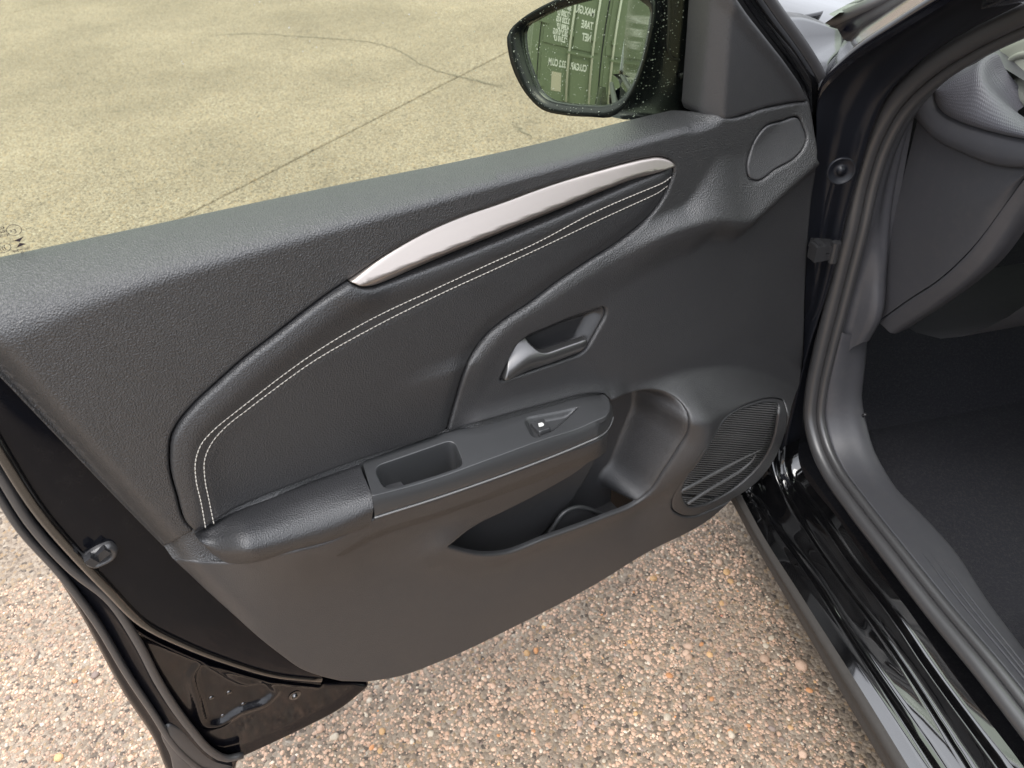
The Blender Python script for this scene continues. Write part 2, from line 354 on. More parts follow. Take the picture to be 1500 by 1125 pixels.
def W(Q):
    u, z = Q[:, 0], Q[:, 1]
    wu, wl = W_up(Q), W_lo(Q)
    soft = sm((zarch(u)-z)/0.06)
    hard_ = (z < zmid(u)).astype(float)
    b = np.where(u > u_front-0.012, hard_, soft)
    return wu*(1-b)+wl*b
# ---- outlines on that relief
o_up_in = _oi; o_out = _oo
pk_t = fitpx(cat(PK_TOP), W, w0=0.04); pk_b = fitpx(cat(PK_BEL), W_lo)
LU = LEFT[:6]; LL_ = [(256, 823), (272, 838)]+LEFT[6:]
lft_u = fitpx(cat(LU), W_up); lft_l = fitpx(cat(LL_), W_lo); bot = fitpx(cat(BOTTOM), W); rgt = fitpx(cat(RIGHT), W)
topf = fitpx(cat(TOPF), W_up); blt = D3(BELT_C[::-1], BELT_W[::-1])[:, [0, 2]]
ins_px = np.vstack([cat(INS_L)[:-1], cat(SIL_UP)[:-1], cat(INS_R)[:-1], cat(INS_B)[:-1]])
insert_all = fitpx(ins_px, W_up)
# hole for insert + trim strip: leave the lower side open into the slit by stopping just above it
hole_ins = insert_all.copy()
hnd = fitpx(HND, W_up); spk = fitpx(cat(SPK, closed=True), W); twt = fitpx(cat(TWT, closed=True), W_up)
def grow(P, d):       # offset a closed outline
    P = resample(P, step=0.003, closed=True); T = np.roll(P, -1, 0)-np.roll(P, 1, 0); N = np.stack([T[:, 1], -T[:, 0]], 1); N /= np.linalg.norm(N, axis=1)[:, None]+1e-12
    a = 0.5*np.sum(P[:, 0]*np.roll(P[:, 1], -1)-np.roll(P[:, 0], -1)*P[:, 1])
    return P+N*d*(1 if a > 0 else -1)

# ---- painted door body: lofted round the rear edge and closed by the outer skin
A_ = [(-120, 470), (0, 590), (80, 660), (190, 765), (300, 885), (400, 972), (470, 996)]
A0 = [(-60, 470), (60, 590), (140, 660), (250, 765), (350, 860), (450, 930), (520, 960)]
B_ = [(-120, 470), (-20, 622), (2, 660), (58, 748), (113, 813), (160, 863), (207, 910), (267, 942), (333, 968), (400, 988), (470, 996)]
Bi = [(-100, 470), (-4, 612), (20, 654), (76, 740), (128, 800), (176, 848), (224, 893), (280, 925), (343, 953), (408, 975), (474, 988)]
Bo = [(-130, 490), (-30, 640), (-6, 672), (50, 760), (106, 824), (156, 872), (202, 917), (263, 949), (330, 975), (398, 994), (470, 1003)]
C_ = [(-135, 500), (-34, 648), (-10, 680), (46, 768), (108, 836), (160, 878), (200, 937), (233, 1000), (262, 1045), (283, 1072), (306, 1098), (330, 1111), (356, 1106)]
Dm = [(-150, 520), (-50, 668), (-20, 700), (30, 775), (92, 845), (140, 910), (188, 990), (228, 1050), (250, 1085), (275, 1112), (300, 1130), (340, 1130)]
E_ = [(-170, 540), (-62, 690), (-5, 700), (20, 745), (50, 787), (117, 890), (187, 1017), (230, 1083), (247, 1125), (262, 1150), (330, 1150)]
def dl(px, w0, w1): P = resample(cat(px), 70); return D3(P, np.linspace(w0, w1, 70))
VB, FB = loft_vf([dl(A0, -0.034, -0.016), dl(Bi, -0.026, -0.008), dl(B_, -0.027, -0.010), dl(Bo, -0.038, -0.022)], 70, sub=6)
mb = MB(); mb.add(VB, FB)
lines = [dl(C_, -0.038, -0.024), dl([(x-4, y+3) for x, y in C_], -0.050, -0.030), dl(Dm, -0.075, -0.035), dl([(x+7, y-5) for x, y in E_], -0.088, -0.040), dl(E_, -0.092, -0.044), dl([(x-3, y+3) for x, y in E_], -0.098, -0.050)]
mb.add(*loft_vf(lines, 70, sub=3))
def door_outline(w, grow_=0.0):
    e = dl(E_, -0.098, -0.05)[:, [0, 2]]
    return np.vstack([[[0.20, 0.935]], [[0.225, 0.80]], e[18:], [[-0.20, 0.150]], [[-0.80, 0.165]], [[-0.90, 0.30]], [[-0.935, 0.55]], [[-0.86, 0.84]], [[-0.80, 0.92]]])
so_ = door_outline(0)
skin = patch_vf(so_, lambda Q, d: np.stack([Q[:, 0], -0.112-0.030*np.sin(np.clip((Q[:, 1]-0.12)/0.85, 0, 1)*math.pi)**0.7+0.0*d, Q[:, 1]], 1), step=0.03, bstep=0.02, offs=(0.004,), roll=0.004, skirt=-0.03, normal=(0, -1, 0))
mb.add(*skin)
DOOR = mb.build('door', MAT['inner'], None, label='open black front left door seen from inside')
DOOR.parent = ROOT; DOOR.matrix_parent_inverse = Matrix.Translation(-ROOT.location); DOOR.matrix_basis = DOOR_M
def dpart(o): return o
# lower rear face with triangular pressing
TRI = [(283, 985), (300, 968), (318, 978), (360, 1000), (398, 1001), (405, 1012), (396, 1024), (350, 1044), (318, 1062), (303, 1062), (290, 1030)]
face_px = np.vstack([cat(Bo)[40:], [(540, 1002)], cat([(536, 1006), (500, 1035), (450, 1062), (400, 1086), (356, 1106)]), cat(C_[::-1])[:-44]])
wface = lambda Q: -0.034+0.0*Q[:, 0]
fo = fitpx(face_px, wface); tri = fitpx(cat(TRI, closed=True), wface)
def ftri(Q, d):
    di, _ = near(Q, tri); ins = inside(Q, tri)
    w = -0.034+np.where(ins, -0.005*sm(di/0.010), 0)+0.0035*np.exp(-(di/0.005)**2)
    dd, _ = near(Q, fo); w = w+0.012*sm(1-dline(Q, D3(cat(Bo), -0.03)[:, [0, 2]])/0.012)
    bt = dline(Q, fitpx(cat([(356, 1106), (400, 1086), (450, 1062), (500, 1035), (536, 1006)]), wface))
    w = w+0.004*sm(1-bt/0.025)
    return np.stack([Q[:, 0], w, Q[:, 1]], 1)
patch('inner_sheet', fo, ftri, MAT['paintdirty'], DOOR, step=0.004, bstep=0.004, roll=0.004, skirt=0.03)
bolt_mb = MB(); 
th = np.linspace(0, 2*math.pi, 13)[:-1]
prof = [(0.0, 0.0045), (0.003, 0.0045), (0.0042, 0.003), (0.0045, 0.0), (0.009, 0.0)]
Vb = np.array([[r*math.cos(a), h, r*math.sin(a)] for r, h in prof for a in th]); Fb = [(j*12+k, (j+1)*12+k, (j+1)*12+(k+1) % 12, j*12+(k+1) % 12) for j in range(4) for k in range(12)]
bolt = None
for (x, y) in [(309, 1020), (335, 1012), (356, 1029), (326, 1046), (432, 1019)]:
    c = D3([(x, y)], -0.042 if x < 400 else -0.033)[0]
    if bolt is None: bolt = build('bolt', Vb, Fb, MAT['paint'], DOOR); bolt.location = c
    else:
        b2 = bolt.copy(); COL.objects.link(b2); b2.location = c

# ---- trim panel
# the insert touches the slit, so the panel outline itself runs round it
i0 = int(np.argmin(np.linalg.norm(cat(ARM_IN)-np.array([285, 777]), axis=1))); i1 = int(np.argmin(np.linalg.norm(cat(ARM_IN)-np.array([657, 632]), axis=1)))
ring_ins = fitpx(np.vstack([cat(INS_L)[:-1], cat(SIL_UP)[:-1], cat(INS_R)]), W_up)
OUT = np.vstack([blt, lft_u[:-1], o_up_in[:i0], ring_ins, o_up_in[i1+1:], pk_t, pk_b[1:], o_out[::-1], lft_l, bot, rgt, topf[1:]])
panel = patch('trim_panel', OUT, wmap(W), MAT['soft'], DOOR, holes=[grow(hnd, 0.0006), grow(spk, 0.0006), grow(twt, 0.0006)], step=0.005, bstep=0.003, roll=0.0035, skirt=lambda p: 0.003 if (p[2] > zb(p[0])-0.012 and p[1] < -0.02) else 0.005 if (-0.66 < p[0] < -0.18 and p[2] < zmid(p[0])-0.02 and p[2] > 0.38) else 0.045, label='charcoal moulded door trim with leather grain')
# finer grain on the hard lower moulding
panel.data.materials.append(MAT['hard'])
_n = len(panel.data.polygons); _c = np.zeros(_n*3); panel.data.polygons.foreach_get('center', _c); _c = _c.reshape(-1, 3)
_hard = np.where(_c[:, 0] > u_bez, _c[:, 2] < zmid(_c[:, 0]), _c[:, 2] < zr(_c[:, 0])-0.004)
panel.data.polygons.foreach_set('material_index', _hard.astype(np.int32))

# ---- padded insert, trim strip
ins_o = np.vstack([cat(INS_L)[:-1], cat(SIL_LO[::-1])[:-1], cat(INS_R)[:-1], cat(INS_B)[:-1]])
ins_o = grow(fitpx(ins_o, W_up), -0.0012)
stA = [(299, 767), (292, 728), (285, 697), (284, 670), (292, 646), (311, 625), (340, 602), (374, 576), (400, 556), (450, 520), (530, 472), (632, 423), (720, 382), (780, 355), (860, 312), (984, 259)]
stB = [(311, 761), (304, 726), (298, 694), (298, 668), (308, 646), (326, 625), (364, 595), (400, 568), (450, 532), (530, 486), (654, 424), (720, 394), (780, 366), (860, 328), (980, 273)]
sA = fitpx(cat(stA), W_up); sB = fitpx(cat(stB), W_up)
leftrim = fitpx(np.vstack([cat(INS_L), ]), W_up)
def W_ins(Q):
    w = W_up(Q)
    e = dline(Q, leftrim); w = w+0.0055*np.exp(-((e-0.018)/0.020)**2)
    e2 = dline(Q, fitpx(cat(SIL_LO), W_up)); w = w+0.0025*np.exp(-((e2-0.012)/0.012)**2)
    w = w-0.0012*np.exp(-(np.minimum(dline(Q, sA), dline(Q, sB))/0.0022)**2)+0.003
    rr = dline(Q, fitpx(cat(INS_R), W_up)); w = w-0.006*np.exp(-(rr/0.012)**2)
    return w
patch('padded_insert', ins_o, wmap(W_ins), MAT['leather'], DOOR, step=0.004, bstep=0.003, roll=0.004, skirt=0.015, label='grained black leatherette door insert with a double seam')
def stitches(name, L):
    Q = resample(L, step=0.0052); wv = W_ins(Q)+0.0008; P = np.stack([Q[:, 0], wv, Q[:, 1]], 1); m = MB()
    for i in range(len(P)-1):
        a = P[i]*0.95+P[i+1]*0.05; b = P[i]*0.08+P[i+1]*0.92; md = (a+b)/2+np.array([0, 0.0006, 0])
        m.add(*tube_vf(np.array([a, md, b]), [0.0004, 0.00062, 0.0004], 6, up=(0, 1, 0)))
    return m.build(name, MAT['thread'], DOOR, kind='stuff', label='cream stitching')
stitches('stitching', sA); stitches('stitching', sB)
sil = grow(fitpx(np.vstack([cat(SIL_UP)[:-1], cat(SIL_LO)[:-1]]), W_up), -0.0008)
CREASE = fitpx(cat([(986, 242), (940, 251), (880, 272), (820, 296), (760, 320), (700, 344), (640, 368), (590, 388), (530, 412)]), W_up)
zcr = lambda u: np.interp(u, CREASE[::-1][np.argsort(CREASE[::-1][:, 0]), 0], CREASE[::-1][np.argsort(CREASE[::-1][:, 0]), 1])
def W_sil(Q):
    dz = Q[:, 1]-zcr(Q[:, 0]); k = sm((-0.10-Q[:, 0])/0.2)*sm((Q[:, 0]+0.60)/0.08)
    return W_up(Q)+0.008-0.50*np.maximum(dz, 0)-np.where(dz < 0, -dz*1.2*k, 0)
patch('trim_strip', sil, wmap(W_sil), MAT['silver'], DOOR, step=0.003, bstep=0.003, roll=0.0022, skirt=0.015, label='satin silver blade-shaped trim strip')

# ---- door handle in its cup
def bowl(poly, wedge, back, rad):
    rg = resample(poly, step=0.003, closed=True); we = wedge(rg)
    def f(Q, d):
        di, ii = near(Q, rg); s = sm(di/rad)
        return np.stack([Q[:, 0], we[ii]*(1-s)+(back(Q) if callable(back) else back)*s, Q[:, 1]], 1)
    return f
patch('handle_cup', hnd, bowl(hnd, lambda q: W_up(q)-0.004, lambda Q: W_up(Q)-0.019, 0.018), MAT['gloss'], DOOR, step=0.0025, bstep=0.0025, offs=(0.0008, 0.002, 0.0035), roll=0.0, skirt=0.01)
LEV = rounded([(735, 558), (849, 514), (859, 503), (859, 495), (797, 517), (785, 513), (773, 494), (757, 508)], [7, 8, 4, 4, 10, 8, 3, 8])
lev = fitpx(LEV, lambda Q: W_up(Q)+0.002)
lev_sp = fitpx(cat([(742, 550), (770, 530), (800, 522), (850, 504)]), W_up)
patch('door_handle', lev, lambda Q, d: np.stack([Q[:, 0], W_up(Q)-0.002+0.009*np.exp(-(dline(Q, lev_sp)/0.016)**2)-0.012*sm((Q[:, 1]-np.interp(Q[:, 0], lev_sp[::-1, 0], lev_sp[::-1, 1])-0.008)/0.02), Q[:, 1]], 1), MAT['chrome'], DOOR, step=0.002, bstep=0.002, offs=(0.0005, 0.0012, 0.002), roll=0.0018, skirt=0.008, label='dark satin metal inside door handle')

MAT['grille'] = mat('grille_plastic', (0.085, 0.084, 0.085), 0.42)
# ---- tweeter cover, speaker
patch('tweeter_cover', grow(twt, -0.0008), wmap(lambda Q: W_up(Q)+0.0003), MAT['hard'], DOOR, step=0.004, bstep=0.003, roll=0.002, skirt=0.01)
RW = lambda Q: W(Q)
MESH = [(1142, 594), (1140, 612), (1133, 645), (1121, 671), (1098, 699), (1060, 727), (1030, 740), (1008, 741), (1000, 727), (1002, 710), (1025, 672), (1049, 634), (1071, 609), (1103, 596), (1130, 591)]
msh = fitpx(cat(MESH, 6, closed=True), W)
patch('speaker_ring', grow(spk, -0.0006), wmap(lambda Q: W(Q)-0.001), MAT['hard'], DOOR, holes=[msh], step=0.004, bstep=0.003, offs=(0.0006, 0.0016, 0.003), roll=0.0028, skirt=0.012)
patch('speaker_backing', grow(msh, 0.004), wmap(lambda Q: W(Q)-0.009), MAT['gloss'], DOOR, step=0.008, bstep=0.004, offs=(), roll=0, skirt=0)
mpx = cat(MESH, 6, closed=True); mb = MB()
for y0 in np.arange(560, 760, 3.25):      # ribs, clipped to the opening
    xs = []
    f = lambda p: p[:, 1]-(y0+0.075*(p[:, 0]-1070))
    v = f(mpx); v2 = np.roll(v, -1)
    for i in np.where(v*v2 < 0)[0]:
        t = v[i]/(v[i]-v2[i]); xs.append(mpx[i, 0]+t*(mpx[(i+1) % len(mpx), 0]-mpx[i, 0]))
    if len(xs) >= 2:
        x = np.linspace(min(xs)-0.5, max(xs)+0.5, 9); q = fitpx(np.stack([x, y0+0.075*(x-1070)], 1), W); wv = W(q)-0.0055
        mb.add(*tube_vf(np.stack([q[:, 0], wv, q[:, 1]], 1), 0.00125, 6))
mb.build('speaker_grille', MAT['grille'], DOOR, label='finely ribbed speaker grille')
for bar in ([(997, 721), (1040, 698), (1080, 677), (1117, 659)], [(1008, 739), (1040, 718), (1070, 700), (1090, 687), (1103, 675), (1108, 667)]):
    q = fitpx(cat(bar), W); wv = W(q)-0.0035
    tube('grille_bar', np.stack([q[:, 0], wv, q[:, 1]], 1), np.r_[np.linspace(0.0034, 0.0036, len(q)//2), np.linspace(0.0036, 0.0008, len(q)-len(q)//2)], MAT['grille'], DOOR, seg=8)

# ---- map pocket
pk = np.vstack([pk_t, pk_b[1:]]); pk = resample(pk, step=0.003, closed=True)
def pkedge(q): return np.where(q[:, 0] < u_front-0.012, W(q), W_lo(q))
STEP = D3(cat([(897, 632), (870, 690), (840, 740), (797, 789), (770, 840)]), 0.0)[:, [0, 2]]
def pkback(Q):
    us = np.interp(Q[:, 1], STEP[::-1, 1], STEP[::-1, 0]); s = sm((Q[:, 0]-us+0.004)/0.008)
    return 0.0*Q[:, 0]-0.028+0.024*s
pk_tr = fitpx(cat(PK_TOP)[:118], W, w0=0.04); pk_trw = W(pk_tr)-0.005
lowp = fitpx(cat(PK_TOP)[118:], W, w0=0.04)-[0, 0.065]
pk_big = np.vstack([[(u_front+0.01, pk_tr[0, 1]+0.012)], grow(pk, 0.0)[:0], pk_tr+np.array([0.0, 0.0]), lowp, [(lowp[-1, 0]+0.02, lowp[-1, 1]+0.05)], fitpx(cat(PK_BEL), W_lo)[4:]+[0.006, 0.014]])
def f_pk(Q, d):
    dt, it_ = _query(Q, pk_tr, False); s = sm(dt/0.03)
    return np.stack([Q[:, 0], pk_trw[np.minimum(it_, len(pk_trw)-1)]*(1-s)+pkback(Q)*s, Q[:, 1]], 1)
patch('map_pocket', pk_big, f_pk, MAT['hard'], DOOR, step=0.004, bstep=0.003, offs=(0.0008, 0.002, 0.0035, 0.006, 0.010), roll=0, skirt=0.003)
fl0 = np.column_stack([lowp[:, 0], np.full(len(lowp), -0.03), lowp[:, 1]+0.004]); fl1 = fl0+np.array([0, 0.045, 0])
loft('pocket_floor', [fl0, fl1], MAT['hard'], DOOR, n=30)
hol = D3(cat([(797, 796), (803, 784), (811, 771), (827, 750), (845, 743), (867, 747), (889, 758), (905, 770)]), 0.012)
tube('bottle_rest', hol, 0.0035, MAT['smooth'], DOOR, seg=8)
hl = hol.copy(); hl2 = hl.copy(); hl2[:, 2] -= 0.07; hl2[:, 1] += 0.004
loft('bottle_holder', [hl, hl2], MAT['gloss'], DOOR, n=30)

MAT['bead_highlight'] = mat('painted_seam_highlight', (0.20, 0.20, 0.20), 0.35)  # paler colour paints the highlight along the armrest seam edge
# ---- armrest: pad, switch panel, shelf behind them
def dln(px, w, n=60): return D3(resample(cat(px), n), w)
n = 60
in_pad = [(284, 779), (300, 768), (328, 753), (376, 732), (460, 699), (526, 675)]
PR = 0.42+0.58*sm(np.linspace(0, 1, 60)/0.30)
pad_lines = [dln([(286, 780), (303, 768), (330, 754), (376, 733), (460, 700), (526, 676)], 0.004*PR),
  dln([(285, 781), (303, 772), (335, 759), (385, 742), (466, 712), (530, 690)], 0.022*PR),
  dln([(286, 783), (308, 783), (345, 772), (395, 758), (474, 731), (538, 709)], 0.046*PR),
  dln([(288, 787), (313, 796), (352, 791), (404, 779), (484, 754), (545, 728)], 0.066*PR),
  dln([(293, 793), (318, 806), (352, 806), (412, 794), (490, 770), (547, 744)], 0.0745*PR),
  dln([(303, 803), (326, 816), (350, 816), (420, 802), (490, 783), (545, 757)], 0.0745*PR),
  dln([(311, 811), (330, 821), (348, 823), (424, 808), (488, 792), (541, 772)], 0.068*PR),
  dln([(313, 813), (331, 824), (348, 826), (424, 811), (488, 795), (541, 774)], 0.055*PR)]
V, F = loft_vf(pad_lines, n, sub=6); m = MB(); m.add(V, F)
ring = [V[j*n+n-1] for j in range(len(V)//n)]; c = np.mean(ring, 0)   # close the front end
m.add(ring+[c-np.array([0.002, 0, 0])], [(i, i+1, len(ring)) for i in range(len(ring)-1)])
m.build('armrest_pad', MAT['leather'], DOOR, label='padded leatherette armrest')
# switch panel in its own (along, out) plan
SW_IN = [(530, 674), (580, 657), (657, 632), (694, 622), (752, 606), (812, 590), (850, 580), (874, 577)]
SW_RD = [(545, 727), (600, 713), (640, 701), (720, 672), (800, 643), (850, 627), (872, 617)]
SW_WH = [(548, 757), (640, 728), (693, 710), (773, 681), (827, 660), (872, 641)]
la = dln(SW_IN, np.linspace(0.006, 0.014, 60)); lr = dln(SW_RD, 0.070); lw = dln(SW_WH, 0.0725)
zs_in = lambda u: np.interp(u, la[::-1, 0], la[::-1, 2]); zs_rd = lambda u: np.interp(u, lr[::-1, 0], lr[::-1, 2])
ws_in = lambda u: np.interp(u, la[::-1, 0], la[::-1, 1])
def swz(u, w): t = (w-ws_in(u))/(0.070-ws_in(u)); return zs_in(u)*(1-t)+zs_rd(u)*t
def swfit(px):       # pixel -> (u,w) on the top surface
    px = np.asarray(px, float); d = rays(px); lo = np.full(len(px), -0.03); hi = np.full(len(px), 0.12)
    def g(wv): L = D3(px, wv); return L[:, 2]-swz(L[:, 0], wv), L
    glo = g(lo)[0]
    for _ in range(40):
        mid = (lo+hi)/2; gm = g(mid)[0]; s = np.sign(gm) == np.sign(glo); lo = np.where(s, mid, lo); hi = np.where(s, hi, mid)
    L = g((lo+hi)/2)[1]; return L[:, :2]
sw_out = np.vstack([cat(SW_IN), cat([(874, 577), (886, 578), (892, 585), (894, 596), (890, 607), (872, 617)])[1:], cat(SW_RD[::-1])[1:], cat([(545, 727), (541, 712), (535, 692), (530, 674)])[1:-1]])
swo = swfit(sw_out)
BIN = rounded([(547, 684), (664, 644), (680, 682), (563, 718)], [14, 12, 12, 14], 8)
binp = swfit(BIN)
SWB = rounded([(766, 613), (848, 596), (812, 630), (781, 643)], [10, 2, 12, 10], 8)
swb = swfit(SWB)
def f_sw(Q, d):
    z = swz(Q[:, 0], Q[:, 1])
    return np.stack([Q[:, 0], Q[:, 1], z], 1)
V, F = patch_vf(swo, f_sw, holes=[binp, swb], step=0.004, bstep=0.003, offs=(0.0006, 0.0015), roll=0.0010, skirt=0.006, normal=(0, 0, 1)); m = MB(); m.add(V, F)
ridge3 = np.column_stack([swo, swz(swo[:, 0], swo[:, 1])])
# rounded front face from ridge to seam, running round the front end
e_rd = np.vstack([lr, D3(cat([(872, 617), (890, 607), (894, 596), (892, 585), (886, 578)])[1:], np.linspace(0.070, 0.012, 48))])
e_wh = np.vstack([lw, D3(cat([(872, 641), (886, 632), (893, 622), (897, 610), (897, 595)])[1:], np.linspace(0.0725, 0.016, 48))])
e_m = (e_rd+e_wh)/2+np.array([-0.0, 0.003, 0.0]); e_q = e_rd*0.8+e_wh*0.2+np.array([0, 0.0022, 0])
m.add(*loft_vf([e_rd, e_q, e_m, e_wh, e_wh-np.array([0, 0.010, 0.001])], 90, sub=4))
m.build('switch_panel', MAT['smooth'], DOOR, label='smooth grey plastic armrest top with a storage bin')
tube('seam_highlight', np.vstack([lw, e_wh[60:96]])+np.array([0, 0.0012, -0.0005]), 0.0014, MAT['bead_highlight'], DOOR, seg=6)
binr = resample(binp, step=0.003, closed=True); bc = binr.mean(0)
bl = []
for sc_, dz in ((1.0, -0.0006), (0.985, -0.0025), (0.965, -0.006), (0.95, -0.048), (0.93, -0.0515), (0.88, -0.0525), (0.02, -0.0525)):
    q = bc+(binr-bc)*sc_; bl.append(np.column_stack([q, swz(binr[:, 0], binr[:, 1])+dz]))
nb_ = len(binr); V = np.vstack(bl); F = [(j*nb_+i, (j+1)*nb_+i, (j+1)*nb_+(i+1) % nb_, j*nb_+(i+1) % nb_) for j in range(len(bl)-1) for i in range(nb_)]
build('storage_bin', V, F, MAT['smooth'], DOOR)
swr = resample(swb, step=0.002, closed=True)
def f_swb(Q, d): di, ii = near(Q, swr); return np.stack([Q[:, 0], Q[:, 1], swz(Q[:, 0], Q[:, 1])-0.007*sm(di/0.006)-0.0004], 1)
patch('switch_recess', swb, f_swb, MAT['smooth'], DOOR, step=0.002, bstep=0.002, offs=(0.0008, 0.002, 0.0035), roll=0, skirt=0, normal=(0, 0, 1))
BTN = swfit([(777, 618), (797, 612), (806, 628), (790, 633)])
def f_btn(Q, d):
    t = (Q[:, 1]-BTN[:, 1].min())/(np.ptp(BTN[:, 1])); return np.stack([Q[:, 0], Q[:, 1], swz(Q[:, 0], Q[:, 1])-0.0015+0.0025*t**2], 1)
patch('window_switch', BTN, f_btn, MAT['smooth'], DOOR, step=0.002, bstep=0.002, offs=(0.0004, 0.001), roll=0.001, skirt=0.008, normal=(0, 0, 1))
ic = swfit([(788, 620), (794, 618), (797, 621), (796.5, 624), (790, 626)])
patch('window_symbol', ic, lambda Q, d: f_btn(Q, d)+np.array([0, 0, 0.0008]), MAT['white'], DOOR, step=0.002, bstep=0.002, offs=(), roll=0, skirt=0, normal=(0, 0, 1))
# shelf of the moulding that carries pad and switch panel
sh0 = np.column_stack([o_up_in[:, 0], W_up(o_up_in)-0.006, o_up_in[:, 1]]); sh1 = np.column_stack([o_out[:, 0], W_lo(o_out)-0.0015, o_out[:, 1]])
a, b = resample(sh0, 80), resample(sh1, 80)
dip = (0.022*sm((np.arange(80)-3)/10)+0.05*sm((np.arange(80)-20)/6))[:, None]*np.array([0, 0, 1.0])
loft('armrest_base', [a, a*0.75+b*0.25-dip*0.6, a*0.4+b*0.6-dip, b*0.85+a*0.15-dip*0.7, b], MAT['soft'], DOOR, n=80)

# ---- mirror triangle (sail) and window frame
SAIL = [(1043, -40), (1040, 0), (1035, 60), (1026, 160), (1030, 170), (1062, 178), (1124, 158), (1184, 147), (1172, 122), (1146, 85), (1120, 52), (1095, 20), (1078, -5), (1058, -40)]
zfold = D3([(1062, 171), (1075, -20)], 0.0)
def W_sail(Q):
    uf = np.interp(Q[:, 1], zfold[:, 2], zfold[:, 0]); du = Q[:, 0]-uf
    return -0.001-np.maximum(du, 0)*1.05-0.02*np.maximum(-du, 0)
sail = fitpx(SAIL, W_sail)
edge_r = fitpx(cat([(1184, 147), (1172, 122), (1146, 85), (1120, 52), (1095, 20), (1078, -5), (1058, -40)]), W_sail)
patch('mirror_triangle', sail, wmap(lambda Q: W_sail(Q)+0.004*np.exp(-((dline(Q, edge_r)-0.006)/0.006)**2)), MAT['hard'], DOOR, step=0.005, bstep=0.004, roll=0.005, skirt=0.03, label='black plastic triangle trim at the mirror')
fr_in = D3(cat([(1190, 170), (1184, 140), (1160, 98), (1120, 45), (1085, -5), (1050, -60)]), -0.012)
d_fr = fr_in[-1]-fr_in[-8]; d_fr /= np.linalg.norm(d_fr)
top = [fr_in[-1]]; p = fr_in[-1].copy()
dirs = np.linspace(0, 1, 14)
for t in dirs:
    dv = d_fr*(1-t)+np.array([1.0, 0, 0.02])*t; p = p+dv/np.linalg.norm(dv)*0.035; top.append(p.copy())
for k in range(16): p = p+np.array([0.038, -0.0, 0.0]); top.append(p.copy())
end = np.array([0.20, -0.03, 0.98])
for k in range(1, 9): top.append(p+(end-p)*k/8)
fpath = cat(np.vstack([fr_in[::6], top[1:]]), 3)
tube('waist_moulding', D3(cat(BELT[1:]), -0.052)*np.array([1, 0, 1])+np.array([0, -0.098, -0.044]), 0.008, MAT['rubber'], DOOR, seg=8)
tube('window_frame', fpath+np.array([-0.012, -0.020, 0.004]), 0.021, MAT['paint'], DOOR, seg=10)
tube('frame_seal', fpath+np.array([-0.026, -0.008, 0.012]), 0.009, MAT['rubber'], DOOR, seg=8)
# glass
MAT['glass'] = bpy.data.materials.new('tinted_glass'); MAT['glass'].use_nodes = True
t = MAT['glass'].node_tree; t.nodes.clear(); o_ = t.nodes.new('ShaderNodeOutputMaterial'); tr = t.nodes.new('ShaderNodeBsdfTransparent'); gl = t.nodes.new('ShaderNodeBsdfGlossy')
tr.inputs[0].default_value = (0.79, 0.86, 0.69, 1); gl.inputs['Roughness'].default_value = 0.09; fz = t.nodes.new('ShaderNodeFresnel'); fz.inputs[0].default_value = 1.28
mx = t.nodes.new('ShaderNodeMixShader'); t.links.new(fz.outputs[0], mx.inputs[0]); t.links.new(tr.outputs[0], mx.inputs[1]); t.links.new(gl.outputs[0], mx.inputs[2]); t.links.new(mx.outputs[0], o_.inputs[0])
gpx = D3(cat(BELT[1:]), -0.062)
gl_out = np.vstack([[(0.20, 0.96)], gpx[:, [0, 2]]-[0, 0.02], [(u_sail-0.02, 0.96)], D3([(1036, 60), (1041, -30)], -0.05)[:, [0, 2]]-[0.02, 0], [(fpath[40, 0], fpath[40, 2])], [(p[0], p[2])]])
def wgl(Q): return -0.062-0.10*np.clip(Q[:, 1]-0.98, 0, 1)**2
gl_ord = np.vstack([[(0.20, 0.95)], [(p[0], fpath[-40, 2])]])
GZ = fpath[:, 2].max()
glass_o = np.vstack([[(0.19, 0.95)], [(u_sail, 0.95)], D3([(1030, 158), (1036, 60), (1042, -40)], -0.062)[:, [0, 2]]-[0.012, 0], fpath[len(fr_in[::6])*3:-26][:, [0, 2]], [(0.20, 0.97)]])
patch('window_glass', glass_o, wmap(wgl), MAT['glass'], DOOR, step=0.05, bstep=0.03, offs=(), roll=0, skirt=0, label='lightly tinted wound-up side window')
tube('belt_seal', np.column_stack([gpx[:, 0], np.full(len(gpx), -0.066), gpx[:, 2]-0.009]), 0.005, MAT['rubber'], DOOR, seg=6)
tube('door_flange', dl(B_, -0.0265, -0.0095)[3:], np.r_[np.full(30, 0.0068), np.linspace(0.0068, 0.0035, 37)], MAT['paint'], DOOR, seg=12)
# rubber strip, latch plug and corner cap on the rear edge
tube('edge_seal', dl(C_, -0.036, -0.020)[2:], 0.0052, MAT['rubber'], DOOR, seg=10)
tube('edge_seal', dl(Dm, -0.062, -0.030), 0.0045, MAT['rubber'], DOOR, seg=8)
plug = fitpx(cat([(122, 818), (130, 811), (150, 800), (163, 797), (173, 806), (172, 813), (150, 829), (136, 833), (125, 828)], 6, closed=True), lambda Q: 0*Q[:, 0]-0.012)
patch('rubber_plug', plug, lambda Q, d: np.stack([Q[:, 0], -0.012+0.004*sm(d/0.004)-0.006*sm((d-0.005)/0.004), Q[:, 1]], 1), MAT['rubber'], DOOR, step=0.002, bstep=0.002, offs=(0.0008, 0.002), roll=0.001, skirt=0.014)
m = MB(); c = D3([(146, 813)], -0.008)[0]; m.box(c, (0.010, 0.004, 0.0045), Matrix.Rotation(R(24), 3, 'Y')); c = D3([(134, 820)], -0.004)[0]; m.box(c, (0.004, 0.005, 0.006), Matrix.Rotation(R(24), 3, 'Y'))
m.build('plug_latch', MAT['gloss'], DOOR, smooth=False)
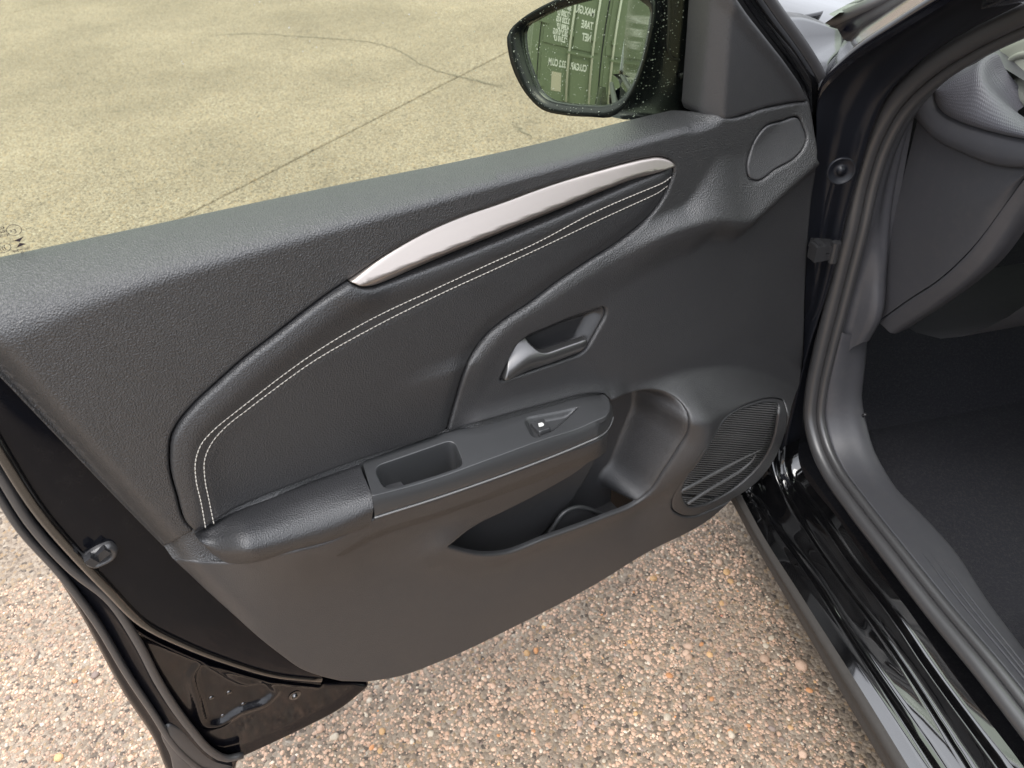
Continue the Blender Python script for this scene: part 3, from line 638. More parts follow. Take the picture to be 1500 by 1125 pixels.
cap = fitpx(cat([(238, 1072), (248, 1062), (262, 1066), (290, 1088), (312, 1106), (332, 1113), (345, 1118), (330, 1150), (262, 1150), (250, 1110)], 6, closed=True), lambda Q: 0*Q[:, 0]-0.036)
patch('corner_cap', cap, lambda Q, d: np.stack([Q[:, 0], -0.036+0.004*sm(d/0.012), Q[:, 1]], 1), MAT['rubber'], DOOR, step=0.005, bstep=0.004, roll=0.003, skirt=0.03)
# ================================================================== CAR BODY round the opening
def ext(P, ys=(-0.15, -1.25)):       # run a sill line on to the rear
    q = P[-1]; return np.vstack([P]+[[q[0], y, q[2]] for y in ys])
def cx(px, X): return onx(cat(px), X)
S = {}
S[0] = ext(cx([(1060, 600), (1050, 690), (1080, 750), (1187, 937), (1297, 1125)], 0.540))
S[1] = ext(cx([(1062, 590), (1066, 690), (1098, 760), (1173, 883), (1253, 1010), (1323, 1125)], 0.545))
S[2] = ext(cx([(1222, 104), (1212, 120), (1200, 140), (1190, 230), (1170, 330), (1140, 480), (1100, 620), (1085, 690), (1096, 721), (1115, 747), (1133, 773), (1187, 850), (1233, 920), (1290, 1007), (1363, 1120)], 0.576))
S[3] = ext(cx([(1262, 80), (1240, 108), (1222, 150), (1205, 230), (1190, 330), (1165, 450), (1140, 560), (1130, 640), (1138, 700), (1156, 740), (1180, 779), (1213, 829), (1293, 937), (1367, 1050), (1413, 1123)], 0.612))
S[4] = ext(cx([(1500, 0), (1410, 46), (1345, 90), (1300, 138), (1277, 190), (1262, 240), (1244, 300), (1215, 415), (1180, 527), (1164, 596), (1152, 650), (1150, 680), (1156, 702), (1171, 725), (1200, 762), (1245, 828), (1300, 897), (1350, 972), (1460, 1123)], 0.640))
SEALPX = [(1560, -8), (1510, 15), (1420, 60), (1360, 100), (1310, 150), (1280, 205), (1262, 260), (1247, 330), (1230, 400), (1215, 460), (1200, 520), (1190, 570), (1187, 610), (1195, 650), (1215, 695), (1250, 745), (1300, 810), (1370, 900), (1440, 985), (1510, 1075)]
SEAL = ext(cx(SEALPX, 0.660))
def off(L, dx, dz, dy=0): return L+np.array([dx, dy, dz])
# cladding, painted sill with its channels
loft('sill_cladding', [off(S[0], 0.03, -0.05), off(S[0], 0.004, -0.006), S[0], off(S[0], 0.002, 0.012), off(S[1], -0.001, 0.001), off(S[1], 0.006, 0.003)], MAT['clad'], ROOT, n=90, sub=3, label='dusty grey plastic sill cladding')
s2, s3, s4 = (S[k] for k in (2, 3, 4))
s2l = s2[(np.arange(len(s2)) > 74)]; s3l = s3[np.arange(len(s3)) > 82]; s4l = s4[np.arange(len(s4)) > 120]
def spl(L, y0=0.62, n1=50, n2=50):      # common stations: front curve by length, straight run by y
    k = int(np.argmax(L[:, 1] < y0)); A = np.vstack([L[:k], [np.interp(0, [0], [0])*0+L[k-1]+(L[k]-L[k-1])*((L[k-1, 1]-y0)/(L[k-1, 1]-L[k, 1]+1e-9))]]); A = resample(A, n2)
    ys = np.linspace(y0, -1.25, n1+1)[1:]; B = L[k:][::-1]
    return np.vstack([A, np.column_stack([np.interp(ys, B[:, 1], B[:, 0]), ys, np.interp(ys, B[:, 1], B[:, 2])])])
def flat(L, y0=0.40):                   # steady the straight run
    L = L.copy(); m = L[:, 1] < y0; zz = np.median(L[m & (L[:, 1] > 0.2), 2]) if (m & (L[:, 1] > 0.2)).any() else L[m][0, 2]; L[m, 2] = zz; return L
q1, q2, q3, q4 = (spl(S[1][12:]), spl(s2l), spl(s3l), spl(s4l))
sill = [off(q1, 0.004, 0.002), q1*0.3+q2*0.7+np.array([-0.001, 0, 0.0]), off(q2, -0.003, -0.001), off(q2, -0.001, 0.001), off(q2, 0.001, 0.0008), off(q2, 0.003, -0.0015), q2*0.5+q3*0.5+np.array([0, 0, -0.002]), off(q3, -0.0035, -0.002), off(q3, -0.001, 0.0008), off(q3, 0.001, 0.001), off(q3, 0.003, -0.002), off(q3, 0.006, -0.012), off(q4, -0.008, -0.014), off(q4, -0.003, -0.002), off(q4, -0.001, 0.001), off(q4, 0.001, 0.001), off(q4, 0.004, -0.001), off(q4, 0.016, 0.006), off(q4, 0.024, 0.012)]
V_ = np.vstack(sill); n_ = 100; loftF = [(j*n_+i, j*n_+i+1, (j+1)*n_+i+1, (j+1)*n_+i) for j in range(len(sill)-1) for i in range(n_-1)]
build('sill', V_, loftF, MAT['paint'], ROOT, label='glossy black door sill with pressed channels')
# hinge pillar: from behind the door to the seal flange
s2u, s3u = s2[22:90], s3[20:94]; s4u = s4[24:150]
def back(L): L = L.copy(); L[:, 1] += 0.10*sm((L[:, 2]-0.84)/0.12); return L
s2u, s3u, s4u = (back(l[l[:, 2] < zc_]) for l, zc_ in ((s2u, 0.90), (s3u, 0.915), (s4u, 0.93)))
pil = [off(s2u, 0.006, 0, 0.058), off(s2u, 0.022, 0, 0.050), off(s3u, 0.0, 0, 0.040), off(s3u, 0.016, 0, 0.030), off(s4u, -0.018, 0, 0.022), off(s4u, -0.009, 0, 0.020), off(s4u, -0.003, 0, 0.004), s4u, off(s4u, 0.004, 0, 0.004), off(s4u, 0.010, 0, 0.020), off(s4u, 0.035, 0, 0.02)]
loft('hinge_pillar', pil, MAT['frame'], ROOT, n=90, sub=3, label='glossy black hinge pillar')
def zd(px, P): d = rays([px])[0]; return CAMP+d*((P-CAMP)@CF-0.028)
g = zd((1232, 250), s4[60])
m = MB(); th = np.linspace(0, 2*math.pi, 25)[:-1]; nz = np.array([-0.30, -0.95, 0.05]); nz /= np.linalg.norm(nz); ex = np.cross(nz, [0, 0, 1]); ex /= np.linalg.norm(ex); ez = np.cross(ex, nz)*-1
pr = [(0.0185, 0.0), (0.0185, 0.003), (0.017, 0.0038), (0.0155, 0.0025), (0.010, -0.001), (0.0055, 0.000), (0.005, 0.003), (0.0, 0.0035)]
m.add([g+nz*h+(ex*math.cos(a)+ez*math.sin(a))*r for r, h in pr for a in th], [(j*24+k, j*24+(k+1) % 24, (j+1)*24+(k+1) % 24, (j+1)*24+k) for j in range(len(pr)-1) for k in range(24)])
m.build('rubber_grommet', MAT['frame'], ROOT)
h = zd((1206, 360), s4[80]); m = MB()
m.box(h, (0.016, 0.012, 0.006), Matrix.Rotation(R(12), 3, 'Y')); m.box(h+np.array([0.004, -0.004, -0.013]), (0.010, 0.008, 0.005)); m.box(h+np.array([-0.012, -0.006, -0.004]), (0.008, 0.010, 0.012))
m.add(*tube_vf(np.array([h+[0.012, -0.012, -0.022], h+[0.012, -0.012, 0.010]]), 0.0065, 12))
m.build('door_hinge', MAT['gloss'], ROOT, smooth=False, label='black door hinge at the pillar')
# A-pillar outer strip, fender corner, bonnet, windscreen
def zdepth(P): return (P-CAMP)@CF
def atdepth(px, t): return CAMP+rays(px)*np.asarray(t)[:, None]
def pillar_line(px, k):      # lines of the windscreen pillar, a little in front of the flange at the same height along it
    p = resample(cat(px), 60); t = resample(s4[:100][::-1], 60); return atdepth(p, zdepth(t)+k)
a2 = pillar_line([(1176, 545), (1180, 430), (1186, 300), (1196, 200), (1206, 120), (1225, 100), (1246, 80), (1306, 39), (1367, 0), (1440, -45)], -0.035); a1 = pillar_line([(1176, 545), (1180, 430), (1186, 300), (1194, 190), (1199, 104), (1215, 70), (1232, 52), (1254, 38), (1309, 1), (1370, -45)], 0.36)
a2_old = cx([(1205, 120), (1225, 100), (1246, 80), (1306, 39), (1367, 0), (1440, -45)], 0.648); a1_old = cx([(1198, 100), (1215, 70), (1232, 52), (1254, 38), (1309, 1), (1370, -45)], 0.690)
s4a = s4[:100][::-1]
a25 = pillar_line([(1178, 540), (1193, 430), (1206, 320), (1220, 210), (1238, 150), (1262, 112), (1310, 72), (1370, 28), (1460, -30)], -0.015)
def tuck(L): L = resample(L, 60); L[:12, 1] += 0.05*(1-np.arange(12)/12)**1.5; return L
a2t, a25t = tuck(a2), tuck(a25); s4a = tuck(s4a)
loft('pillar_inner', [off(a2t, 0.0, -0.004), a25t, off(s4a, -0.003, -0.002), off(s4a, 0.004, -0.004, 0.004), off(s4a, 0.010, -0.006, 0.03)], MAT['frame'], ROOT, n=60, sub=4, label='black inner face of the windscreen pillar')
loft('windscreen_pillar', [off(a2, 0.002, -0.012), a2, off(a2*0.93+a1*0.07, -0.001, 0.004), a2*0.5+a1*0.5+np.array([-0.004, 0, 0.007]), a1, off(a1, 0.012, -0.012)], MAT['paintdirty'], ROOT, n=60, sub=4, label='rain-spotted outer windscreen pillar')
f0 = onz(cat([(1190, 112), (1207, 117), (1226, 98), (1244, 80)]), 0.975); f1 = onz(cat([(1180, 80), (1200, 70), (1220, 60), (1233, 54)]), 0.985); f2 = onz(cat([(1150, 30), (1175, 30), (1196, 34), (1226, 42)]), 0.99)
loft('fender', [off(f0, -0.03, -0.25, 0.06), off(f0, -0.006, -0.02), f0, f1, f2, off(f2, 0.01, -0.02)], MAT['paintdirty'], ROOT, n=40, sub=4, label='black front fender corner reflecting the sky')
ed = onz([(1150, 33), (1196, 28), (1262, 6), (1330, -18)], 0.985)
hood = [off(ed, 0, -0.02), ed, off(ed, 0.0, 0.003, 0.01)]+[ed*np.array([1, 0, 1])+np.array([0.0, 1.45+0.35*k, 0.0-0.05*k*k]) for k in range(4)]
hl0 = np.array([[0.66, y, z] for y, z in ((1.12, 0.975), (1.5, 0.955), (1.9, 0.90), (2.15, 0.80), (2.2, 0.6))])
def arch(L, xs, bulge): return [np.column_stack([np.full(len(L), x), L[:, 1]+0.10*math.sin((x-0.66)/1.52*math.pi), L[:, 2]+bulge*math.sin((x-0.66)/1.52*math.pi)]) for x in xs]
loft('bonnet', [off(hl0, -0.02, -0.04)]+arch(hl0, np.linspace(0.66, 2.18, 9), 0.05), MAT['paint'], ROOT, n=30, sub=3, label='black bonnet')
tube('bonnet_edge', onz(cat([(1150, 34), (1166, 30), (1196, 24), (1240, 12), (1300, -8)]), 0.99), 0.006, MAT['paintdirty'], ROOT, seg=8)
ws0 = np.array([[x, 1.16+0.10*math.sin((x-0.69)/1.46*math.pi), 0.985] for x in np.linspace(0.70, 2.14, 20)]); ws1 = np.array([[x, 0.30+0.06*math.sin((x-0.86)/1.12*math.pi), 1.385] for x in np.linspace(0.86, 1.98, 20)])
wsm = (ws0+ws1)/2+np.array([0, 0.03, 0.03])
MAT['screen'] = mat('dark_screen_glass', (0.01, 0.011, 0.012), 0.03)
loft('windscreen', [ws0, wsm, ws1], MAT['glass'], ROOT, n=20, sub=6)
tube('windscreen_base', cx([(1200, 36), (1236, 26), (1265, 14), (1300, 0), (1340, -22)], 0.73), 0.012, MAT['rubber'], ROOT, seg=8)
# opening seal: two rolled lips
tube('opening_seal', off(SEAL, 0.0, 0.0), 0.0118, MAT['rubber'], ROOT, seg=14, label='thick black rubber seal round the door opening')
lip = SEAL.copy(); T = np.gradient(lip, axis=0); T /= np.linalg.norm(T, axis=1)[:, None]; Nn = np.cross(T, [1.0, 0, 0]); 
if Nn[len(Nn)//2] @ np.array([0, -1, 0.3]) < 0: Nn = -Nn
lip2 = lip+Nn*0.013+np.array([0.012, 0, 0]); tube('seal_lip', lip2, 0.0075, MAT['rubber'], ROOT, seg=10)
# sill scuff plate / kick trim inside the seal
kz = onz([(1297, 689), (1316, 718), (1350, 752), (1400, 807), (1450, 883), (1500, 950), (1560, 1034)], [0.36, 0.352, 0.348, 0.345, 0.345, 0.345, 0.345]); X0 = kz[0, 0]
kv = onx([(1272, 485), (1268, 540), (1264, 588), (1271, 622), (1281, 658)], X0-0.004)
K2 = ext(cat(np.vstack([kv, kz]))); K1 = lip2[112:]+Nn[112:]*0.006+np.array([0.006, 0, 0])
fr = lambda t: resample(K1, 120)*(1-t)+resample(K2, 120)*t
bul = Nn[112:]; bulr = resample(bul, 120)
loft('scuff_plate', [fr(0)-bulr*0.012, fr(0.0), fr(0.12)+bulr*0.004, fr(0.45)+bulr*0.007, fr(0.8)+bulr*0.007, fr(0.97)+bulr*0.001, fr(1.0)-bulr*0.012, fr(1.02)-bulr*0.05], MAT['darkplastic'], ROOT, n=120, sub=4, label='grey plastic entry sill trim with raised lines')
for t in (0.24, 0.40, 0.56):
    P = (fr(t)+bulr*0.0090)[22:]; tube('trim_line', P, 0.0019*sm(np.arange(len(P))/4+0.02), MAT['darkplastic'], ROOT, seg=6)
sl = onx([(1223, 610), (1232, 615), (1262, 610), (1268, 607)], X0-0.010); tube('clip_slot', cat(sl), 0.0032, MAT['gloss'], ROOT, seg=8)
# dashboard end, kick panel, glovebox flank, vent
d0 = lip2[36:122]+np.array([0.006, 0.0, 0.0])
kp1 = onx(cat([(1335, 165), (1318, 230), (1305, 300), (1295, 407), (1288, 470), (1272, 500)]), 0.715)
loft('pillar_trim', [off(d0, 0, 0, -0.004), off(d0, 0.01, 0, 0.0), kp1+np.array([-0.010, 0, 0]), kp1, off(kp1, 0.012, 0, 0.012)], MAT['darkplastic'], ROOT, n=50, sub=3, label='dark lower pillar trim')
g1 = onx(cat([(1289, 470), (1340, 434), (1367, 417), (1420, 369), (1473, 300), (1520, 235)]), 0.735); g2 = onx(cat([(1305, 488), (1367, 447), (1433, 393), (1495, 305), (1540, 240)]), 0.745)
kp2 = onx(cat([(1345, 170), (1372, 200), (1420, 225), (1460, 240), (1540, 245)]), 0.735)
loft('kick_panel', [off(kp1, 0.0, 0, 0.004), off(resample(np.vstack([kp2[:1], g1[:1]]), 40), -0.006, 0), ], MAT['darkplastic'], ROOT, n=40)
loft('dash_side', [kp2, resample(kp2, 40)*0.5+resample(g1, 40)*0.5+np.array([-0.008, 0, 0]), off(g1, 0, 0.003)], MAT['darkplastic'], ROOT, n=40, sub=6, label='dark plastic end of the dashboard')
loft('dash_side_strip', [off(g1, 0.014, 0), off(g1, -0.001, -0.002), off((resample(g1, 40)+resample(g2, 40))/2, -0.002, 0), g2, off(g2, 0.03, 0.004)], MAT['darkplastic'], ROOT, n=40, sub=4)
# textured end cap and vent
MAT['weave'] = mat('woven_grain_plastic', (0.10, 0.10, 0.115), 0.42)
t = MAT['weave'].node_tree; b = t.nodes['Principled BSDF']; tc = t.nodes.new('ShaderNodeTexCoord')
wv = []
for ax in ('X', 'Y'):
    wn = t.nodes.new('ShaderNodeTexWave'); wn.bands_direction = ax; wn.inputs['Scale'].default_value = 17; wn.inputs['Distortion'].default_value = 0.0; t.links.new(tc.outputs['UV'], wn.inputs['Vector']); wv.append(wn)
mxn = t.nodes.new('ShaderNodeMath'); mxn.operation = 'MULTIPLY'; t.links.new(wv[0].outputs['Fac'], mxn.inputs[0]); t.links.new(wv[1].outputs['Fac'], mxn.inputs[1])
bp = t.nodes.new('ShaderNodeBump'); bp.inputs['Strength'].default_value = 0.45; bp.inputs['Distance'].default_value = 0.0010; t.links.new(mxn.outputs[0], bp.inputs['Height']); t.links.new(bp.outputs[0], b.inputs['Normal'])
def uvgrid(o, n, m, su, sv):
    me = o.data; uv = me.uv_layers.new(); L = np.zeros(len(me.loops), int); me.loops.foreach_get('vertex_index', L)
    uv.data.foreach_set('uv', np.stack([(L % n)/(n-1)*su, (L//n)/(m-1)*sv], 1).ravel())
lowE = onx(cat([(1369, 127), (1372, 152), (1382, 165), (1402, 176), (1436, 188), (1480, 199), (1530, 208)]), 0.735)
upE = onx(cat([(1369, 125), (1400, 107), (1425, 95), (1447, 84), (1461, 108), (1478, 130), (1500, 156)]), np.linspace(0.735, 0.80, 73))
mdE = (resample(lowE, 40)+resample(upE, 40))/2+np.array([-0.010, -0.006, 0.004])
o = loft('dash_end_cap', [off(lowE, 0.012, -0.004), lowE, mdE, upE, off(upE, 0.01, 0.004)], MAT['weave'], ROOT, n=40, sub=6, label='dashboard end cap with fine woven grain'); uvgrid(o, 40, len(o.data.vertices)//40, 1.0, 0.7)
loft('dash_lower_edge', [off(lowE, 0.004, -0.002), off(lowE, -0.002, -0.006), off(resample(kp2, 40), -0.006, 0.0), kp2], MAT['darkplastic'], ROOT, n=40, sub=4)
MAT['pale'] = mat('plastic_painted_lit', (0.30, 0.31, 0.27), 0.5, bump=('noise', 900, 0.3, 0.0005))  # windscreen light on dark dash plastic, painted in as a paler base
v0 = onx(cat([(1447, 84), (1461, 108), (1478, 130), (1500, 156), (1520, 175)]), np.linspace(0.795, 0.80, 49)); v1 = onx(cat([(1447, 84), (1475, 70), (1500, 60), (1540, 45), (1570, 40)]), 0.82)
vr = onx(cat([(1530, 76), (1505, 79), (1488, 84), (1478, 92), (1476, 104), (1484, 120), (1496, 134), (1515, 150)]), 0.815)
loft('vent_surround', [off(v0, 0.01, -0.006), v0, resample(v0, 40)*0.5+resample(vr[::-1], 40)*0.5+np.array([-0.004, 0, 0]), vr[::-1]], MAT['pale'], ROOT, n=40, sub=4, label='dark plastic air vent surround with windscreen light painted in pale grey')
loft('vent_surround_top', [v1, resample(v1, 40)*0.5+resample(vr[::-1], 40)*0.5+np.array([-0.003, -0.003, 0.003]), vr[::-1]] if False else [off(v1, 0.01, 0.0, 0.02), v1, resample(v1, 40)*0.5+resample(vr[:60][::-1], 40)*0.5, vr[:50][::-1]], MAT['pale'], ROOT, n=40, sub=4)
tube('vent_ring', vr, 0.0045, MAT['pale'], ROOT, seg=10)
vb = onx([(1476, 84), (1540, 70), (1540, 160), (1480, 125)], 0.84); build('vent_cavity', vb, [(0, 1, 2, 3)], MAT['gloss'], ROOT)
for k in range(6):
    y = 93+9*k; P = onx([(1478+k*2.2, y), (1540, y+4)], 0.826); Pb = P+np.array([0.012, 0.006, 0.002])
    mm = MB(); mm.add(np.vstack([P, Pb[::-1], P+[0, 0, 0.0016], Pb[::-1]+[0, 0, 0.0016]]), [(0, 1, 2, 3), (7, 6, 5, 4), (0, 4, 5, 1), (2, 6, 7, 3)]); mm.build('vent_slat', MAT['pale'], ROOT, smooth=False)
# cabin floor, bulkhead, dash underside, far side: dark
m = MB(); m.box((1.42, -0.2, 0.19), (0.70, 1.55, 0.02)); m.build('floor_carpet', MAT['carpet'], ROOT, smooth=False, label='dark carpet of the footwell')
cw = [np.array([[0.74, y, z] for y, z in zip(np.linspace(-1.2, 1.0, 20), np.full(20, 0.33))]), np.array([[0.78, y, 0.24] for y in np.linspace(-1.2, 1.05, 20)]), np.array([[0.84, y, 0.212] for y in np.linspace(-1.2, 1.1, 20)])]
loft('carpet_edge', cw, MAT['carpet'], ROOT, n=20, sub=4)
bh = [np.array([[x, 1.02, 0.20] for x in np.linspace(0.70, 2.1, 12)]), np.array([[x, 1.22, 0.42] for x in np.linspace(0.70, 2.1, 12)]), np.array([[x, 1.24, 0.95] for x in np.linspace(0.70, 2.1, 12)])]
loft('bulkhead', bh, MAT['carpet'], ROOT, n=12, sub=5)
dp = [np.array([[x, y, z] for x in np.linspace(0.79, 2.08, 12)]) for y, z in ((1.14, 0.99), (0.90, 0.985), (0.72, 0.94), (0.66, 0.86), (0.70, 0.74), (0.82, 0.60), (1.05, 0.55))]
loft('dashboard', dp, MAT['darkplastic'], ROOT, n=12, sub=4, label='dark dashboard')
cs = [np.array([[x, y, z] for y in np.linspace(-0.9, 1.0, 10)]) for x, z in ((1.28, 0.2), (1.30, 0.42), (1.36, 0.50), (1.48, 0.50), (1.54, 0.42), (1.56, 0.2))]
loft('centre_tunnel', cs, MAT['carpet'], ROOT, n=10, sub=3)
# seats (seen only in reflections and from the side)
def seat(x):
    m = MB(); V, F = loft_vf([np.array([[x+s*hx, y, z] for s in np.linspace(-1, 1, 9)]) for y, z, hx in ((0.42, 0.30, 0.20), (0.46, 0.42, 0.23), (0.40, 0.47, 0.24), (-0.02, 0.45, 0.24), (-0.10, 0.50, 0.23), (-0.28, 1.00, 0.22), (-0.34, 1.06, 0.18), (-0.42, 1.00, 0.2), (-0.30, 0.4, 0.2))], 9, sub=4); m.add(V, F)
    m.build('front_seat', MAT['carpet'], ROOT)
seat(1.02); seat(1.84)
# roof, pillars, rear bodywork
ry = np.array([0.30, 0.1, -0.6, -1.4, -2.0]); rz = np.array([1.385, 1.415, 1.43, 1.40, 1.32])
rf = [np.column_stack([np.full(5, x), ry, rz+0.03*math.sin((x-0.84)/1.16*math.pi)-0.02]) for x in np.linspace(0.84, 2.00, 9)]
loft('roof', rf, MAT['paint'], ROOT, n=24, sub=3, label='black car roof')
loft('headliner', [l-np.array([0, 0, 0.03]) for l in rf], mat('pale_headliner', (0.42, 0.42, 0.43), 0.9), ROOT, n=24, sub=2)
apex = np.array([a2[-1], [0.72, 0.60, 1.18], [0.80, 0.40, 1.32], [0.835, 0.2, 1.385], [0.84, -0.6, 1.40], [0.835, -1.4, 1.37], [0.80, -1.8, 1.25]])
tube('roof_rail', cat(apex, 6), 0.035, MAT['paint'], ROOT, seg=12)
tube('roof_rail', cat(apex*np.array([-1, 1, 1])+np.array([2.84, 0, 0]), 6), 0.035, MAT['paint'], ROOT, seg=12)
tube('seal_upper', cat(np.vstack([SEAL[0], [0.76, 0.55, 1.17], [0.825, 0.34, 1.32], [0.845, 0.1, 1.36], [0.845, -0.15, 1.365]]), 6), 0.0118, MAT['rubber'], ROOT, seg=10)
loft('centre_pillar', [np.array([[x0+dx, y, z] for x0, z in ((0.62, 0.30), (0.625, 0.6), (0.65, 0.95), (0.80, 1.38))]) for dx, y in ((0.08, -0.14), (0.0, -0.13), (0, -0.25), (0.08, -0.26))], MAT['paint'], ROOT, n=20)
def side(x0, sgn, nm):
    ys = np.linspace(-0.20, -2.0, 20) if sgn > 0 else np.linspace(1.0, -2.0, 20)
    pr = [(0.02, 0.20), (-0.04, 0.24), (-0.06, 0.45), (-0.07, 0.70), (-0.05, 0.90), (0.0, 0.96), (0.03, 0.95)]
    return loft(nm, [np.array([[x0+sgn*dx, y, z] for y in ys]) for dx, z in pr], MAT['paint'], ROOT, n=20, sub=3)
side(0.60, 1, 'rear_door'); side(2.24, -1, 'far_side')
rwz = [np.array([[x, y, z] for y in np.linspace(-0.27, -1.75, 10)]) for x, z in ((0.63, 0.96), (0.80, 1.36))]
loft('rear_window', rwz, MAT['glass'], ROOT, n=10)
loft('far_window', [np.array([[x, y, z] for y in np.linspace(0.8, -1.75, 10)]) for x, z in ((2.21, 0.96), (2.04, 1.36))], MAT['glass'], ROOT, n=10)
loft('tailgate', [np.array([[x, y, z] for x in np.linspace(0.62, 2.22, 12)]) for y, z in ((-2.0, 0.25), (-2.12, 0.5), (-2.10, 0.95), (-1.95, 1.30))], MAT['paint'], ROOT, n=12, sub=3)
def wheel(x, y):
    m = MB(); n_ = 40; prf = [(0.20, 0.0), (0.215, 0.02), (0.29, 0.0), (0.305, 0.02), (0.308, 0.10), (0.308, 0.14), (0.29, 0.185), (0.2, 0.18)]
    th = np.linspace(0, 2*math.pi, n_+1)[:-1]
    m.add([(x+h_, y+r_*math.cos(a), 0.308+r_*math.sin(a)) for r_, h_ in prf for a in th], [(j*n_+k, j*n_+(k+1) % n_, (j+1)*n_+(k+1) % n_, (j+1)*n_+k) for j in range(7) for k in range(n_)])
    w_ = m.build('wheel', MAT['rubber'], ROOT); m = MB(); m.add(*tube_vf(np.array([[x+0.02, y, 0.308], [x+0.12, y, 0.308]]), 0.06, 16))
    for k in range(5):
        a = k*2*math.pi/5; m.add(*tube_vf(np.array([[x+0.03, y+0.04*math.cos(a), 0.308+0.04*math.sin(a)], [x+0.02, y+0.205*math.cos(a), 0.308+0.205*math.sin(a)]]), 0.024, 8))
    m.build('rim', MAT['chrome'], ROOT).parent = w_
    w_.children[0].location = (0, 0, 0)
wheel(0.585, 1.62); wheel(0.585, -1.42); wheel(2.08, -1.42); wheel(2.08, 1.62)
fw = [np.array([[x0, y, z] for y in np.linspace(1.05, 1.30, 8)]) for x0, z in ((0.60, 0.22), (0.555, 0.45), (0.55, 0.7), (0.585, 0.90), (0.64, 0.965))]
loft('fender_side', fw, MAT['paint'], ROOT, n=8, sub=4)
# ================================================================== GROUND: washed-aggregate concrete slabs
def ground_mat():
    m = bpy.data.materials.new('washed_concrete'); m.use_nodes = True; t = m.node_tree; b = t.nodes['Principled BSDF']; N = t.nodes.new; L = t.links.new
    geo = N('ShaderNodeNewGeometry')
    v = N('ShaderNodeTexVoronoi'); v.inputs['Scale'].default_value = 150; L(geo.outputs['Position'], v.inputs['Vector'])
    cr = N('ShaderNodeValToRGB'); e = cr.color_ramp.elements; cr.color_ramp.interpolation = 'LINEAR'
    sp = N('ShaderNodeSeparateColor'); L(v.outputs['Color'], sp.inputs[0]); L(sp.outputs[0], cr.inputs[0])
    for p, c in zip((0.0, 0.10, 0.3, 0.55, 0.8, 0.95, 1.0), ((0.12, 0.10, 0.085), (0.22, 0.175, 0.135), (0.31, 0.245, 0.185), (0.38, 0.305, 0.235), (0.44, 0.365, 0.285), (0.40, 0.28, 0.17), (0.54, 0.48, 0.40))):
        if p in (0.0, 1.0): el = e[0] if p == 0 else e[-1]; el.position = p
        else: el = e.new(p)
        el.color = (*c, 1)
    n1 = N('ShaderNodeTexNoise'); n1.inputs['Scale'].default_value = 0.9; n1.inputs['Detail'].default_value = 5; n1.inputs['Roughness'].default_value = 0.6; L(geo.outputs['Position'], n1.inputs['Vector'])
    n2 = N('ShaderNodeTexNoise'); n2.inputs['Scale'].default_value = 420; n2.inputs['Detail'].default_value = 2; L(geo.outputs['Position'], n2.inputs['Vector'])
    mr = N('ShaderNodeMapRange'); mr.inputs[1].default_value = 0.3; mr.inputs[2].default_value = 0.7; mr.inputs[3].default_value = 0.68; mr.inputs[4].default_value = 1.03; L(n1.outputs['Fac'], mr.inputs[0])
    mr2 = N('ShaderNodeMapRange'); mr2.inputs[1].default_value = 0.25; mr2.inputs[2].default_value = 0.75; mr2.inputs[3].default_value = 0.72; mr2.inputs[4].default_value = 1.2; L(n2.outputs['Fac'], mr2.inputs[0])
    mu = N('ShaderNodeMath'); mu.operation = 'MULTIPLY'; L(mr.outputs[0], mu.inputs[0]); L(mr2.outputs[0], mu.inputs[1])
    mx = N('ShaderNodeVectorMath'); mx.operation = 'SCALE'; L(cr.outputs[0], mx.inputs[0]); L(mu.outputs[0], mx.inputs['Scale'])
    L(mx.outputs[0], b.inputs['Base Color']); b.inputs['Roughness'].default_value = 0.85; b.inputs['Specular IOR Level'].default_value = 0.25
    bp = N('ShaderNodeBump'); bp.inputs['Strength'].default_value = 0.7; bp.inputs['Distance'].default_value = 0.004
    inv = N('ShaderNodeMath'); inv.operation = 'MULTIPLY_ADD'; inv.inputs[1].default_value = -60.0; inv.inputs[2].default_value = 1.0; L(v.outputs['Distance'], inv.inputs[0])
    L(v.outputs['Distance'], bp.inputs['Height']); bp.invert = True; L(bp.outputs[0], b.inputs['Normal'])
    return m
MG = ground_mat(); MJ = mat('joint_dirt', (0.13, 0.11, 0.085), 0.95); MCK = mat('crack_dirt', (0.17, 0.145, 0.11), 0.95)
GR = build('ground', [(-150, -150, -0.015), (150, -150, -0.015), (150, 150, -0.015), (-150, 150, -0.015)], [(0, 1, 2, 3)], MJ, smooth=False, kind='structure')
j2a, j2b = onz([(256, 323)], 0)[0], onz([(741, 77)], 0)[0]; dj = (j2b-j2a)/np.linalg.norm(j2b-j2a); nj = np.array([-dj[1], dj[0], 0])
c0 = j2a@nj; c1 = onz([(40, 13)], 0)[0]@nj; sp_ = abs(c1-c0)
cuts = [c0+sp_*k for k in range(-4, 7)]
along = [-60, -7.5, 12.0, 60]
for i in range(len(cuts)-1):
    for k in range(3):
        a0, a1, b0, b1 = along[k]+0.006, along[k+1]-0.006, cuts[i]+0.009, cuts[i+1]-0.009
        P = [dj*a+nj*b for a, b in ((a0, b0), (a1, b0), (a1, b1), (a0, b1))]
        m = MB(); bev = [dj*a+nj*b for a, b in ((a0-0.004, b0-0.004), (a1+0.004, b0-0.004), (a1+0.004, b1+0.004), (a0-0.004, b1+0.004))]
        V = [(*p[:2], 0) for p in P]+[(*p[:2], -0.004) for p in bev]+[(*p[:2], -0.02) for p in bev]
        m.add(V, [(0, 1, 2, 3)]+[(4+q, 4+(q+1) % 4, (q+1) % 4, q) for q in range(4)]+[(8+q, 8+(q+1) % 4, 4+(q+1) % 4, 4+q) for q in range(4)])
        m.build('concrete_slab', MG, GR, smooth=False)
